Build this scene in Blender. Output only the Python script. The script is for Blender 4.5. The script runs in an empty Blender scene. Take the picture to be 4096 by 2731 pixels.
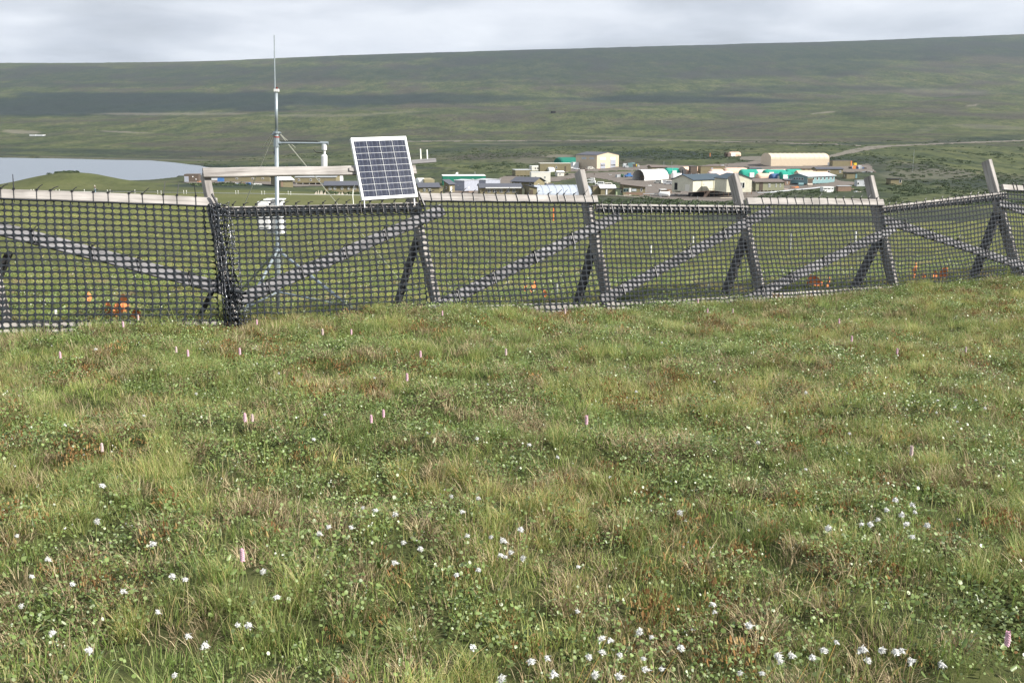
import bpy, bmesh, math, random
import numpy as np
from mathutils import Vector, Matrix, noise
from math import sin, cos, pi, radians, sqrt, atan2, tan, log, exp
random.seed(7); RNG = np.random.default_rng(7)
S = bpy.context.scene; C = S.collection
# ---------------------------------------------------------------- camera
FL, CX, CY = 4000.0, 2048.0, 1365.5
PITCH = radians(11.51)
EZ = 1.62
cp, sp = cos(PITCH), sin(PITCH)
cam = bpy.data.objects.new('camera', bpy.data.cameras.new('camera')); C.objects.link(cam)
cam.data.sensor_width = 36; cam.data.lens = FL/4096*36
cam.data.clip_start = 0.1; cam.data.clip_end = 40000
cam.location = (0, 0, EZ); cam.rotation_euler = (pi/2-PITCH, 0, 0)
S.camera = cam
# ---------------------------------------------------------------- light
SUN_TO = Vector((0.76, -0.30, 0.60)).normalized()
SUN_EL = math.asin(SUN_TO.z); SUN_AZ = atan2(SUN_TO.x, SUN_TO.y)
sd = bpy.data.lights.new('sun', 'SUN'); sd.energy = 4.1; sd.angle = radians(0.5); sd.color = (1.0, 0.95, 0.87)
sun = bpy.data.objects.new('sun', sd); C.objects.link(sun)
sun.rotation_euler = (-SUN_TO).to_track_quat('-Z', 'Y').to_euler()
W = bpy.data.worlds.new('World'); S.world = W; W.use_nodes = True
nt = W.node_tree; nt.nodes.clear()
def N(tree, typ, **kw):
    n = tree.nodes.new(typ)
    for k, v in kw.items():
        if k.startswith('i_'):
            key = k[2:]; key = int(key) if key.isdigit() else key.replace('_', ' ')
            n.inputs[key].default_value = v
        else: setattr(n, k, v)
    return n
def L(tree, a, b): tree.links.new(a, b)
def ramp(tree, fac, stops):
    r = N(tree, 'ShaderNodeValToRGB'); e = r.color_ramp.elements
    while len(e) > len(stops): e.remove(e[-1])
    while len(e) < len(stops): e.new(0.5)
    for el, (p, c) in zip(e, stops):
        el.position = p; el.color = (*c, 1) if len(c) == 3 else c
    L(tree, fac, r.inputs[0]); return r.outputs[0]
sky = N(nt, 'ShaderNodeTexSky', sky_type='NISHITA', sun_disc=False)
sky.sun_elevation = SUN_EL; sky.sun_rotation = SUN_AZ
bg1 = N(nt, 'ShaderNodeBackground', i_Strength=0.10); L(nt, sky.outputs[0], bg1.inputs[0])
tc = N(nt, 'ShaderNodeTexCoord'); sep = N(nt, 'ShaderNodeSeparateXYZ'); L(nt, tc.outputs['Generated'], sep.inputs[0])
def M(tree, op, a, b=None, clamp=False):
    n = N(tree, 'ShaderNodeMath', operation=op); n.use_clamp = clamp
    for i, q in enumerate((a, b)):
        if q is None: continue
        if isinstance(q, (int, float)): n.inputs[i].default_value = q
        else: L(tree, q, n.inputs[i])
    return n.outputs[0]
zz = M(nt, 'MAXIMUM', sep.outputs[2], 0.0); den = M(nt, 'ADD', zz, 0.10)
cb = N(nt, 'ShaderNodeCombineXYZ')
L(nt, M(nt, 'DIVIDE', sep.outputs[0], den), cb.inputs[0]); L(nt, M(nt, 'DIVIDE', sep.outputs[1], den), cb.inputs[1])
def wn(scale, off, det=5, rough=0.52, dist=0.3):
    mp = N(nt, 'ShaderNodeMapping'); L(nt, cb.outputs[0], mp.inputs[0]); mp.inputs['Location'].default_value = off; mp.inputs['Scale'].default_value = (1.0, 0.9, 1)
    n = N(nt, 'ShaderNodeTexNoise', i_Scale=scale, i_Detail=det, i_Roughness=rough, i_Distortion=dist); L(nt, mp.outputs[0], n.inputs[0]); return n.outputs[0]
c1 = ramp(nt, wn(0.62, (3.1, 0.4, 0)), [(0.34, (0.45, 0.48, 0.53)), (0.46, (0.55, 0.585, 0.645)), (0.58, (0.70, 0.73, 0.785))])
c2 = ramp(nt, wn(1.9, (7.7, 2.2, 0), 6, .6), [(0.25, (0.87, 0.88, 0.90)), (0.75, (1.08, 1.075, 1.06))])
mx = N(nt, 'ShaderNodeMix', data_type='RGBA', blend_type='MULTIPLY'); mx.inputs[0].default_value = 1
L(nt, c1, mx.inputs[6]); L(nt, c2, mx.inputs[7])
bg2 = N(nt, 'ShaderNodeBackground', i_Strength=0.69); L(nt, mx.outputs[2], bg2.inputs[0])
gap = ramp(nt, wn(0.35, (1.3, 9.2, 0)), [(0.45, (1, 1, 1)), (0.62, (0.45, 0.45, 0.45))])
ms = N(nt, 'ShaderNodeMixShader'); L(nt, gap, ms.inputs[0]); L(nt, bg1.outputs[0], ms.inputs[1]); L(nt, bg2.outputs[0], ms.inputs[2])
# where the cloud deck opens, high up, blue shows; low over the hills it is closed
hi = ramp(nt, sep.outputs[2], [(0.22, (0, 0, 0)), (0.45, (1, 1, 1))])
ms2 = N(nt, 'ShaderNodeMixShader'); L(nt, hi, ms2.inputs[0]); L(nt, bg2.outputs[0], ms2.inputs[1]); L(nt, ms.outputs[0], ms2.inputs[2])
wo = N(nt, 'ShaderNodeOutputWorld'); L(nt, ms2.outputs[0], wo.inputs[0])
S.view_settings.view_transform = 'Standard'; S.view_settings.look = 'None'; S.view_settings.gamma = 1
S.view_settings.exposure = 0.90; S.view_settings.use_curve_mapping = False
S.render.engine = 'CYCLES'; S.cycles.max_bounces = 6; S.cycles.diffuse_bounces = 2; S.cycles.glossy_bounces = 2
S.cycles.transmission_bounces = 3; S.cycles.volume_bounces = 0; S.cycles.transparent_max_bounces = 6
S.cycles.volume_step_rate = 10; S.cycles.use_denoising = True; S.cycles.caustics_reflective = False; S.cycles.caustics_refractive = False
# ---------------------------------------------------------------- placing helpers: a photo direction at a given distance gives a real point
def ray(u, v):
    a, b = (u-CX)/FL, (CY-v)/FL
    return (a, b*sp+cp, b*cp-sp)
def P(u, v, y):
    d = ray(u, v); t = y/d[1]
    return Vector((d[0]*t, y, EZ+d[2]*t))
def proj(x, y, z):
    z = z-EZ; dep = y*cp - z*sp; up = y*sp + z*cp
    return CX+FL*x/dep, CY-FL*up/dep
def zrow(v, y): d = ray(CX, v); return d[2]/d[1]*y
# ---------------------------------------------------------------- terrain shape
COLS = np.array([0, 700, 1400, 2048, 2700, 3400, 4096.])
SC = (COLS-CX)/FL/1.013
near = {1.5: [-1.55, -1.55, -1.56, -1.57, -1.58, -1.58, -1.55], 3: [-1.55, -1.55, -1.56, -1.57, -1.58, -1.58, -1.55],
 5: [-1.55, -1.57, -1.58, -1.60, -1.62, -1.64, -1.64], 8: [-1.565, -1.60, -1.625, -1.68, -1.73, -1.76, -1.77],
 10: [-1.80, -1.76, -1.73, -1.758, -1.81, -1.85, -1.84], 12.5: [-2.15, -2.13, -2.1, -2.0, -1.90, -1.925, -1.90],
 14.5: [-2.38, -2.37, -2.33, -2.25, -2.15, -2.08, -1.93], 18: [-2.68, -2.66, -2.62, -2.6, -2.55, -2.5, -2.4],
 30: [-3.5, -3.5, -3.5, -3.5, -3.45, -3.4, -3.4]}
rows = {70: [855, 855, 858, 862, 868, 872, 868], 120: [812, 812, 815, 825, 842, 852, 846],
 180: [785, 785, 792, 815, 828, 840, 832], 300: [762, 762, 776, 815, 822, 830, 815],
 420: [750, 745, 772, 806, 812, 806, 790], 520: [745, 733, 752, 775, 775, 768, 755],
 600: [742, 722, 728, 735, 737, 722, 725], 700: [737, 712, 708, 705, 690, 668, 690],
 850: [700, 700, 685, 672, 640, 615, 645], 1000: [680, 675, 662, 645, 616, 595, 610], 1250: [652, 652, 638, 618, 594, 577, 582],
 1500: [628, 630, 612, 594, 574, 560, 558], 2000: [590, 590, 580, 565, 552, 537, 520], 2700: [535, 532, 525, 515, 505, 482, 460],
 3600: [463, 458, 450, 440, 432, 420, 400], 4300: [470, 463, 452, 436, 425, 408, 388], 5000: [425, 418, 408, 397, 385, 368, 348],
 6500: [330, 325, 312, 298, 283, 262, 238], 8200: [262, 256, 230, 210, 191, 170, 143], 8800: [254, 249, 222, 202, 183, 163, 136],
 9700: [262, 258, 233, 214, 196, 178, 152], 12000: [300, 300, 280, 262, 245, 230, 210]}
YT = sorted(list(near)+list(rows))
ZT = np.array([near[y] if y in near else [zrow(v, y) for v in rows[y]] for y in YT])
LY = np.log(np.array(YT))
def pchip(x, y, xq):
    h = np.diff(x); d = np.diff(y)/h; m = np.zeros(len(x)); m[0] = d[0]; m[-1] = d[-1]
    for i in range(1, len(x)-1):
        if d[i-1]*d[i] > 0:
            w1 = 2*h[i]+h[i-1]; w2 = h[i]+2*h[i-1]; m[i] = (w1+w2)/(w1/d[i-1]+w2/d[i])
    i = np.clip(np.searchsorted(x, xq)-1, 0, len(x)-2); t = (xq-x[i])/h[i]
    return (2*t**3-3*t**2+1)*y[i] + (t**3-2*t**2+t)*h[i]*m[i] + (-2*t**3+3*t**2)*y[i+1] + (t**3-t**2)*h[i]*m[i+1]
LQ = np.linspace(LY[0], LY[-1], 1600); SQ = np.linspace(-1.6, 1.6, 641)
_A = np.stack([pchip(LY, ZT[:, j], LQ) for j in range(7)], 1)
_B = np.zeros((1600, 641)); _sc = np.clip(SQ, SC[0], SC[-1])
for i in range(1600): _B[i] = pchip(SC, _A[i], _sc)
LAKE_Z = -30.0
lake_px = [(-1400, 618), (0, 631), (300, 636), (450, 640), (600, 642), (700, 651), (800, 663), (870, 677), (890, 690), (850, 700), (790, 708), (720, 722), (640, 733), (560, 742), (300, 748), (0, 748), (-1400, 750)]
def on_level(u, v, z):
    d = ray(u, v); t = z/d[2]; return (d[0]*t, d[1]*t)
LAKE = np.array([on_level(u, v, LAKE_Z) for u, v in lake_px])
def inpoly(px, py, poly):
    r = np.zeros(np.shape(px), bool); n = len(poly); j = n-1
    for i in range(n):
        xi, yi = poly[i]; xj, yj = poly[j]
        c = ((yi > py) != (yj > py)) & (px < (xj-xi)*(py-yi)/(yj-yi+1e-12)+xi); r ^= c; j = i
    return r
def polydist(px, py, poly):
    best = np.full(np.shape(px), 1e9); n = len(poly)
    for i in range(n):
        ax, ay = poly[i]; bx, by = poly[(i+1) % n]; dx, dy = bx-ax, by-ay
        t = np.clip(((px-ax)*dx+(py-ay)*dy)/(dx*dx+dy*dy+1e-9), 0, 1)
        best = np.minimum(best, np.hypot(px-ax-t*dx, py-ay-t*dy))
    return best
_perm = np.random.default_rng(3).permutation(512); _g = np.random.default_rng(5).random(512)
def vnoise(x, y):
    xi = np.floor(x).astype(int); yi = np.floor(y).astype(int); fx = x-xi; fy = y-yi
    fx = fx*fx*(3-2*fx); fy = fy*fy*(3-2*fy)
    h = lambda a, b: _g[(_perm[(a & 511)]+b*57) & 511]
    return (h(xi, yi)*(1-fx)+h(xi+1, yi)*fx)*(1-fy)+(h(xi, yi+1)*(1-fx)+h(xi+1, yi+1)*fx)*fy
def fbm(x, y, o=4):
    r = 0; a = 0.5; t = 0
    for k in range(o):
        r = r+a*vnoise(x*2**k+13.7*k, y*2**k+7.1*k); t += a; a *= 0.5
    return r/t
kn = P(330, 690, 330)
def H(x, y):
    x = np.asarray(x, float); y = np.asarray(y, float)
    yy = np.maximum(y, 1.6); s = np.clip(x/yy, -1.6, 1.6)
    s = np.where(y < 4, np.clip(x/4.0, -1.6, 1.6), s)
    a = (np.log(yy)-LQ[0])/(LQ[-1]-LQ[0])*1599; a = np.clip(a, 0, 1598.999); b = (s+1.6)/3.2*640; b = np.clip(b, 0, 639.999)
    i = a.astype(int); j = b.astype(int); fa = a-i; fb = b-j
    z = (_B[i, j]*(1-fb)+_B[i, j+1]*fb)*(1-fa)+(_B[i+1, j]*(1-fb)+_B[i+1, j+1]*fb)*fa
    # knolls by the lake
    for (u, v, D, wx, wy) in ((300, 694, 330, 17, 26), (120, 722, 335, 16, 22), (690, 731, 360, 9, 18), (470, 716, 345, 9, 18)):
        k = P(u, v, D); base = z_base.get((u, v))
        g = np.exp(-((x-k.x)/wx)**2-((y-D)/wy)**2)
        z = np.maximum(z, z+(k.z-EZ-base)*g) if base is not None else z
    # relief
    z = z + (fbm(x/2.3, y/2.3, 3)-.5)*0.16*np.clip(y/6, 0.3, 1)*np.clip((400-y)/300, 0, 1)
    z = z + (fbm(x/0.42, y/0.42, 3)-.5)*0.17*np.clip((22-y)/10, 0, 1)
    z = z + (fbm(x/45, y/60, 4)-.5)*np.clip((y-150)/500, 0, 1)*5.0*np.where((y > 350) & (y < 720), 0.35, 1)
    z = z + (fbm(x/420+3, y/700, 4)-.5)*np.clip((y-1800)/2500, 0, 1)*60*np.clip((8000-y)/2500, 0.12, 1)
    inl = inpoly(x, y, LAKE); d = polydist(x, y, LAKE)
    z = np.where(inl, LAKE_Z-np.minimum(d*0.25, 3), np.maximum(z, np.where((y > 500) & (y < 1800), LAKE_Z+np.minimum(d*0.12, 1.2), z)))
    return z+EZ
z_base = {}
def _zb():
    for (u, v, D) in ((300, 694, 330), (120, 722, 335), (690, 731, 360), (470, 716, 345)):
        k = P(u, v, D); z_base[(u, v)] = float(H(k.x, D))-EZ
_zb()
_yy = np.exp(np.linspace(log(1.8), log(9500), 2600))
def ground(u, v, ymin=0):
    """the point of the terrain seen in photo direction (u, v), the nearest one beyond ymin"""
    d = ray(u, v); ys = _yy[_yy > ymin]; xs = d[0]/d[1]*ys; zr = EZ+d[2]/d[1]*ys
    h = H(xs, ys); below = np.nonzero(zr <= h)[0]
    if len(below) == 0: k = len(ys)-1
    else: k = below[0]
    if k > 0:
        f0 = zr[k-1]-h[k-1]; f1 = zr[k]-h[k]; t = f0/(f0-f1+1e-12); y = ys[k-1]+(ys[k]-ys[k-1])*min(max(t, 0), 1)
    else: y = ys[0]
    x = d[0]/d[1]*y
    return Vector((x, y, float(H(x, y))))
# ---------------------------------------------------------------- materials
def mat(name, col, rough=0.8, spec=0.3, metal=0.0, noise_amt=0.12, nscale=6.0, bump=0.0, coat=0.0, stretch=None):
    m = bpy.data.materials.new(name); m.use_nodes = True; t = m.node_tree
    b = t.nodes['Principled BSDF']; b.inputs['Roughness'].default_value = rough; b.inputs['Metallic'].default_value = metal
    b.inputs['Specular IOR Level'].default_value = spec; b.inputs['Coat Weight'].default_value = coat
    tcn = N(t, 'ShaderNodeTexCoord'); src = tcn.outputs['Object']
    if stretch:
        mp = N(t, 'ShaderNodeMapping'); mp.inputs['Scale'].default_value = stretch; L(t, src, mp.inputs[0]); src = mp.outputs[0]
    n = N(t, 'ShaderNodeTexNoise', i_Scale=nscale, i_Detail=5.0, i_Roughness=0.6); L(t, src, n.inputs[0])
    lo = tuple(max(0, c*(1-noise_amt)) for c in col); hi_ = tuple(min(1, c*(1+noise_amt)) for c in col)
    L(t, ramp(t, n.outputs[0], [(0.3, lo), (0.7, hi_)]), b.inputs['Base Color'])
    if bump:
        bp = N(t, 'ShaderNodeBump', i_Strength=bump, i_Distance=0.01); L(t, n.outputs[0], bp.inputs['Height']); L(t, bp.outputs[0], b.inputs['Normal'])
    return m
# ---------------------------------------------------------------- object helpers
def tag(o, label=None, cat=None, group=None, kind=None):
    if label: o['label'] = label
    if cat: o['category'] = cat
    if group: o['group'] = group
    if kind: o['kind'] = kind
    return o
def empty(name, loc, label, cat, group=None, rz=0):
    o = bpy.data.objects.new(name, None); C.objects.link(o); o.location = loc; o.rotation_euler = (0, 0, rz); o.empty_display_size = 0.1
    return tag(o, label, cat, group)
class MB:
    """collects shapes, then links them as one mesh object"""
    def __init__(s): s.v = []; s.f = []
    def add(s, v, f):
        n = len(s.v); s.v += [tuple(p) for p in v]; s.f += [tuple(i+n for i in q) for q in f]; return s
    def box(s, c, size, R=None):
        hx, hy, hz = (q/2 for q in size); c = Vector(c)
        pts = [Vector((x, y, z)) for z in (-hz, hz) for y in (-hy, hy) for x in (-hx, hx)]
        if R is not None: pts = [R @ p for p in pts]
        return s.add([p+c for p in pts], [(0, 2, 3, 1), (4, 5, 7, 6), (0, 1, 5, 4), (2, 6, 7, 3), (0, 4, 6, 2), (1, 3, 7, 5)])
    def beam(s, a, b, w, t, up=(0, 0, 1), bev=0.0):
        """a board from a to b: w across (along up), t thick"""
        a, b = Vector(a), Vector(b); d = (b-a); l = d.length; d.normalize(); up = Vector(up)
        n = d.cross(up).normalized(); u = n.cross(d).normalized()
        r = []
        if bev: prof = [(-w/2+bev, -t/2), (w/2-bev, -t/2), (w/2, -t/2+bev), (w/2, t/2-bev), (w/2-bev, t/2), (-w/2+bev, t/2), (-w/2, t/2-bev), (-w/2, -t/2+bev)]
        else: prof = [(-w/2, -t/2), (w/2, -t/2), (w/2, t/2), (-w/2, t/2)]
        for q in (a, b):
            for (x, y) in prof: r.append(q+u*x+n*y)
        k = len(prof); f = [tuple(range(k)), tuple(range(2*k-1, k-1, -1))]
        for i in range(k): f.append((i, i+k, (i+1) % k+k, (i+1) % k))
        return s.add(r, f)
    def tube(s, pts, r, k=6, cap=True):
        pts = [Vector(p) for p in pts]; rr = r if isinstance(r, (list, tuple)) else [r]*len(pts); rings = []
        for i, p in enumerate(pts):
            d = (pts[min(i+1, len(pts)-1)]-pts[max(i-1, 0)]).normalized()
            a = d.cross(Vector((0, 0, 1))); a = a.normalized() if a.length > 1e-3 else Vector((1, 0, 0)); b = d.cross(a).normalized()
            rings.append([p+(a*cos(2*pi*j/k)+b*sin(2*pi*j/k))*rr[i] for j in range(k)])
        f = []
        for i in range(len(pts)-1):
            for j in range(k): f.append((i*k+j, i*k+(j+1) % k, (i+1)*k+(j+1) % k, (i+1)*k+j))
        if cap: f.append(tuple(range(k-1, -1, -1))); f.append(tuple((len(pts)-1)*k+j for j in range(k)))
        return s.add([q for ring in rings for q in ring], f)
    def mesh(s, name, m, smooth=False):
        me = bpy.data.meshes.new(name); me.from_pydata(s.v, [], s.f)
        for mm in (m if isinstance(m, (list, tuple)) else [m]): me.materials.append(mm)
        if smooth: me.polygons.foreach_set('use_smooth', [True]*len(me.polygons))
        me.update(); return me
    def obj(s, name, m, parent=None, smooth=False, label=None):
        o = bpy.data.objects.new(name, s.mesh(name, m, smooth)); C.objects.link(o)
        if parent is not None: o.parent = parent
        if label: o['label'] = label
        return o
def npmesh(name, V, F, m, smooth=False):
    me = bpy.data.meshes.new(name); V = np.asarray(V, np.float32); F = np.asarray(F, np.int32); k = F.shape[1]
    me.vertices.add(len(V)); me.vertices.foreach_set('co', V.ravel())
    me.loops.add(F.size); me.loops.foreach_set('vertex_index', F.ravel())
    me.polygons.add(len(F)); me.polygons.foreach_set('loop_start', np.arange(0, F.size, k, dtype=np.int32)); me.polygons.foreach_set('loop_total', np.full(len(F), k, np.int32))
    if smooth: me.polygons.foreach_set('use_smooth', np.ones(len(F), bool))
    if m: me.materials.append(m)
    me.update(); me.validate(); return me
def link(name, me, parent=None):
    o = bpy.data.objects.new(name, me); C.objects.link(o)
    if parent is not None: o.parent = parent
    return o
# ================================================================ TERRAIN
def terrain_mat():
    m = bpy.data.materials.new('tundra_ground'); m.use_nodes = True; t = m.node_tree; b = t.nodes['Principled BSDF']
    b.inputs['Roughness'].default_value = 0.95; b.inputs['Specular IOR Level'].default_value = 0.1
    g = N(t, 'ShaderNodeNewGeometry'); pos = g.outputs['Position']
    at = N(t, 'ShaderNodeAttribute', attribute_name='zone'); zs = N(t, 'ShaderNodeSeparateColor'); L(t, at.outputs['Color'], zs.inputs[0])
    sp_ = N(t, 'ShaderNodeSeparateXYZ'); L(t, pos, sp_.inputs[0])
    def nz(scale, st=(1, 1, 1), det=6, rough=0.6, off=(0, 0, 0)):
        mp = N(t, 'ShaderNodeMapping'); L(t, pos, mp.inputs[0]); mp.inputs['Scale'].default_value = st; mp.inputs['Location'].default_value = off
        n = N(t, 'ShaderNodeTexNoise', i_Scale=scale, i_Detail=det, i_Roughness=rough); L(t, mp.outputs[0], n.inputs[0]); return n.outputs[0]
    def mixc(f, a, b_, bt='MIX'):
        x = N(t, 'ShaderNodeMix', data_type='RGBA', blend_type=bt)
        for k, q in ((0, f), (6, a), (7, b_)):
            if isinstance(q, (int, float)): x.inputs[k].default_value = q
            elif isinstance(q, tuple): x.inputs[k].default_value = (*q, 1)
            else: L(t, q, x.inputs[k])
        return x.outputs[2]
    # near turf: litter, moss and bare peat under the plants
    near_c = ramp(t, nz(9.0, det=8, rough=.7), [(0.30, (0.020, 0.022, 0.010)), (0.46, (0.050, 0.058, 0.022)), (0.62, (0.085, 0.095, 0.034)), (0.78, (0.15, 0.135, 0.075))])
    # meadow beyond the fence: olive sedge
    mead = ramp(t, nz(0.9, (1, .6, 1), 9, .75), [(0.32, (0.082, 0.090, 0.036)), (0.50, (0.118, 0.124, 0.050)), (0.68, (0.165, 0.158, 0.080))])
    mead = mixc(ramp(t, nz(0.045, (1, .5, 1), 5), [(0.42, (0, 0, 0)), (0.62, (0.7, 0.7, 0.7))]), mead, (0.092, 0.104, 0.036))
    # tundra slopes
    tun = ramp(t, nz(0.010, (1.2, 0.45, 1), 12, .66), [(0.34, (0.036, 0.050, 0.027)), (0.46, (0.062, 0.077, 0.036)), (0.57, (0.092, 0.104, 0.046)), (0.70, (0.115, 0.110, 0.068))])
    tun = mixc(ramp(t, nz(0.05, (1.2, 0.4, 1), 12, .72, (40, 3, 0)), [(0.49, (0, 0, 0)), (0.60, (0.85, .85, .85))]), tun, (0.034, 0.047, 0.029))
    tun = mixc(ramp(t, nz(0.0030, (0.9, 0.5, 1), 12, .68, (5, 9, 0)), [(0.48, (0, 0, 0)), (0.58, (0.8, .8, .8))]), tun, (0.064, 0.059, 0.050))
    dist = N(t, 'ShaderNodeMapRange'); L(t, sp_.outputs[1], dist.inputs[0]); dist.inputs[1].default_value = 9; dist.inputs[2].default_value = 40
    far_ = N(t, 'ShaderNodeMapRange'); L(t, zs.outputs[2], far_.inputs[0])
    c = mixc(dist.outputs[0], near_c, mead); c = mixc(far_.outputs[0], c, tun)
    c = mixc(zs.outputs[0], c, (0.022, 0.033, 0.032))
    fine = ramp(t, nz(0.12, (1.2, 0.35, 1), 14, .8, (9, 9, 0)), [(0.38, (0.50, 0.54, 0.52)), (0.5, (1, 1, 1)), (0.64, (1.38, 1.30, 1.35))]); c = mixc(far_.outputs[0], c, mixc(1.0, c, fine, 'MULTIPLY'))                                   # dark dwarf shrub and wet sedge; far-hill bands are painted cloud shade
    peb = ramp(t, nz(0.5, det=8, rough=.7), [(0.35, (0.13, 0.12, 0.09)), (0.7, (0.24, 0.22, 0.18))])
    c = mixc(zs.outputs[1], c, peb)                                                       # bare gravel ridges
    L(t, c, b.inputs['Base Color'])
    bp = N(t, 'ShaderNodeBump', i_Strength=0.5, i_Distance=0.03); L(t, nz(14, det=8, rough=.7), bp.inputs['Height']); L(t, bp.outputs[0], b.inputs['Normal'])
    return m
def soft(u, v, x0, y0, rx, ry, amp=1.0, tilt=0.0, nz_=0.5):
    """a soft patch mask centred on the spot of ground seen at (x0, y0)"""
    vv = v-y0-(u-x0)*tilt; n = (fbm(u/170, v/17, 4)-.5)*2*nz_
    r = np.sqrt(((u-x0)/rx)**2+(vv/ry)**2)+n
    return amp*np.clip((1.1-r)/0.3, 0, 1)
def build_terrain():
    ys = np.concatenate([np.linspace(-40, 1.0, 24), np.exp(np.linspace(log(1.5), log(11500), 760))])
    sx = np.concatenate([np.linspace(-1.5, -.62, 30)[:-1], np.linspace(-.62, .62, 560), np.linspace(.62, 1.5, 30)[1:]])
    Y, Sx = np.meshgrid(ys, sx, indexing='ij'); X = Sx*np.maximum(Y, 14.0)
    Z = H(X, Y)
    n, k = Y.shape; idx = np.arange(n*k).reshape(n, k)
    F = np.stack([idx[:-1, :-1], idx[:-1, 1:], idx[1:, 1:], idx[1:, :-1]], -1).reshape(-1, 4)
    me = npmesh('ground', np.stack([X, Y, Z], -1).reshape(-1, 3), F, terrain_mat(), True)
    U, V = proj(X, np.maximum(Y, 2.0), Z)
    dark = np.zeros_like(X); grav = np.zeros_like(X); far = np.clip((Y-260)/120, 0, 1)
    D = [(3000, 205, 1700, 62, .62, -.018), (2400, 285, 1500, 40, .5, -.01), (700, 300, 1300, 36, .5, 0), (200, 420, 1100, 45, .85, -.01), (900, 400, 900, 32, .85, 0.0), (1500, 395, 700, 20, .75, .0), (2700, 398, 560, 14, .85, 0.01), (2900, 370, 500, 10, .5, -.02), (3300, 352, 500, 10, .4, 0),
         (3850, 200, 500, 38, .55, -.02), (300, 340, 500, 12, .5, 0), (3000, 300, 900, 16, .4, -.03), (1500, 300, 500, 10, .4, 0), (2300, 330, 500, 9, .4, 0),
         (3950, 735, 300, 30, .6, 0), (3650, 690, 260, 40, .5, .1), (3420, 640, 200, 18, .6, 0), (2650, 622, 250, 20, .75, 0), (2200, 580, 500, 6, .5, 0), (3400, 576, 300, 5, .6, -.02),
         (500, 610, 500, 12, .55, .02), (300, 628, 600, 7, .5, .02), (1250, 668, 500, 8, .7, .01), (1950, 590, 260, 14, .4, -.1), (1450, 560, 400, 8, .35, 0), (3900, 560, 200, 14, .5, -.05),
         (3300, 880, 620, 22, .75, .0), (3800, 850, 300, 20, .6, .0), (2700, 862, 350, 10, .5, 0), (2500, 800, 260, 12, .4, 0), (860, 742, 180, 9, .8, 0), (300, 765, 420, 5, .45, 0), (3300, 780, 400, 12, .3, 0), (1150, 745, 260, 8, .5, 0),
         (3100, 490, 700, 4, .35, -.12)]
    for (x0, y0, rx, ry, a, tl) in D: dark = np.maximum(dark, soft(U, V, x0, y0, rx, ry, a, tl))  # also carries cloud shade, painted into the ground colour of the far hills
    G = [(720, 456, 330, 5, .5, 0), (1250, 462, 260, 6, .35, 0), (1500, 455, 300, 4, .3, -.05), (80, 528, 75, 8, .7, .05), (500, 529, 130, 3, .7, .04), (3950, 508, 150, 9, .3, .05), (3770, 366, 160, 10, .25, .02), (3700, 520, 60, 10, .2, -.2),
         (3290, 452, 50, 3, .95, -.11), (3890, 422, 25, 2.5, .9, -.08), (1150, 640, 220, 7, .2, .02), (2230, 625, 60, 7, .7, 0), (2120, 645, 70, 12, .35, 0), (3720, 700, 180, 22, .35, 0), (2030, 575, 200, 3, .3, 0), (2900, 560, 400, 2.5, .3, .0), (2600, 555, 400, 2.5, .4, .04), (300, 632, 900, 3, .35, .02)]
    for (x0, y0, rx, ry, a, tl) in G: grav = np.maximum(grav, soft(U, V, x0, y0, rx, ry, a, tl, .35))
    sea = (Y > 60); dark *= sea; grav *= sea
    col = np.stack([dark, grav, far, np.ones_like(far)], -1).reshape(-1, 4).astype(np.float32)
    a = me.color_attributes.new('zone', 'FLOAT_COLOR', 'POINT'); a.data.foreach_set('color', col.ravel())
    o = link('ground', me); tag(o, 'green tundra ground rolling away to a long treeless hillside', None, None, 'structure')
    return float(Z.min()), float(Z.max())
ZMIN, ZMAX = build_terrain()
# lake
def build_lake():
    bm = bmesh.new(); vs = [bm.verts.new((x, y, LAKE_Z+EZ)) for x, y in LAKE]
    big = [(LAKE[0][0]-900, LAKE[0][1]+0), (LAKE[-1][0]-900, LAKE[-1][1])]
    bm.faces.new(vs); bmesh.ops.triangulate(bm, faces=bm.faces[:])
    me = bpy.data.meshes.new('lake'); bm.to_mesh(me); bm.free()
    m = bpy.data.materials.new('lake_water'); m.use_nodes = True; t = m.node_tree; b = t.nodes['Principled BSDF']
    b.inputs['Base Color'].default_value = (0.22, 0.25, 0.29, 1); b.inputs['Roughness'].default_value = 0.42; b.inputs['IOR'].default_value = 1.33  # base colour lightened in place of the sky's reflection
    g = N(t, 'ShaderNodeNewGeometry'); n = N(t, 'ShaderNodeTexNoise', i_Scale=0.8, i_Detail=5.0); L(t, g.outputs['Position'], n.inputs[0])
    bp = N(t, 'ShaderNodeBump', i_Strength=1.0, i_Distance=1.1); L(t, n.outputs[0], bp.inputs['Height']); L(t, bp.outputs[0], b.inputs['Normal'])
    me.materials.append(m); tag(link('lake', me), 'pale calm lake under the far slope', None, None, 'structure')
build_lake()
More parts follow.
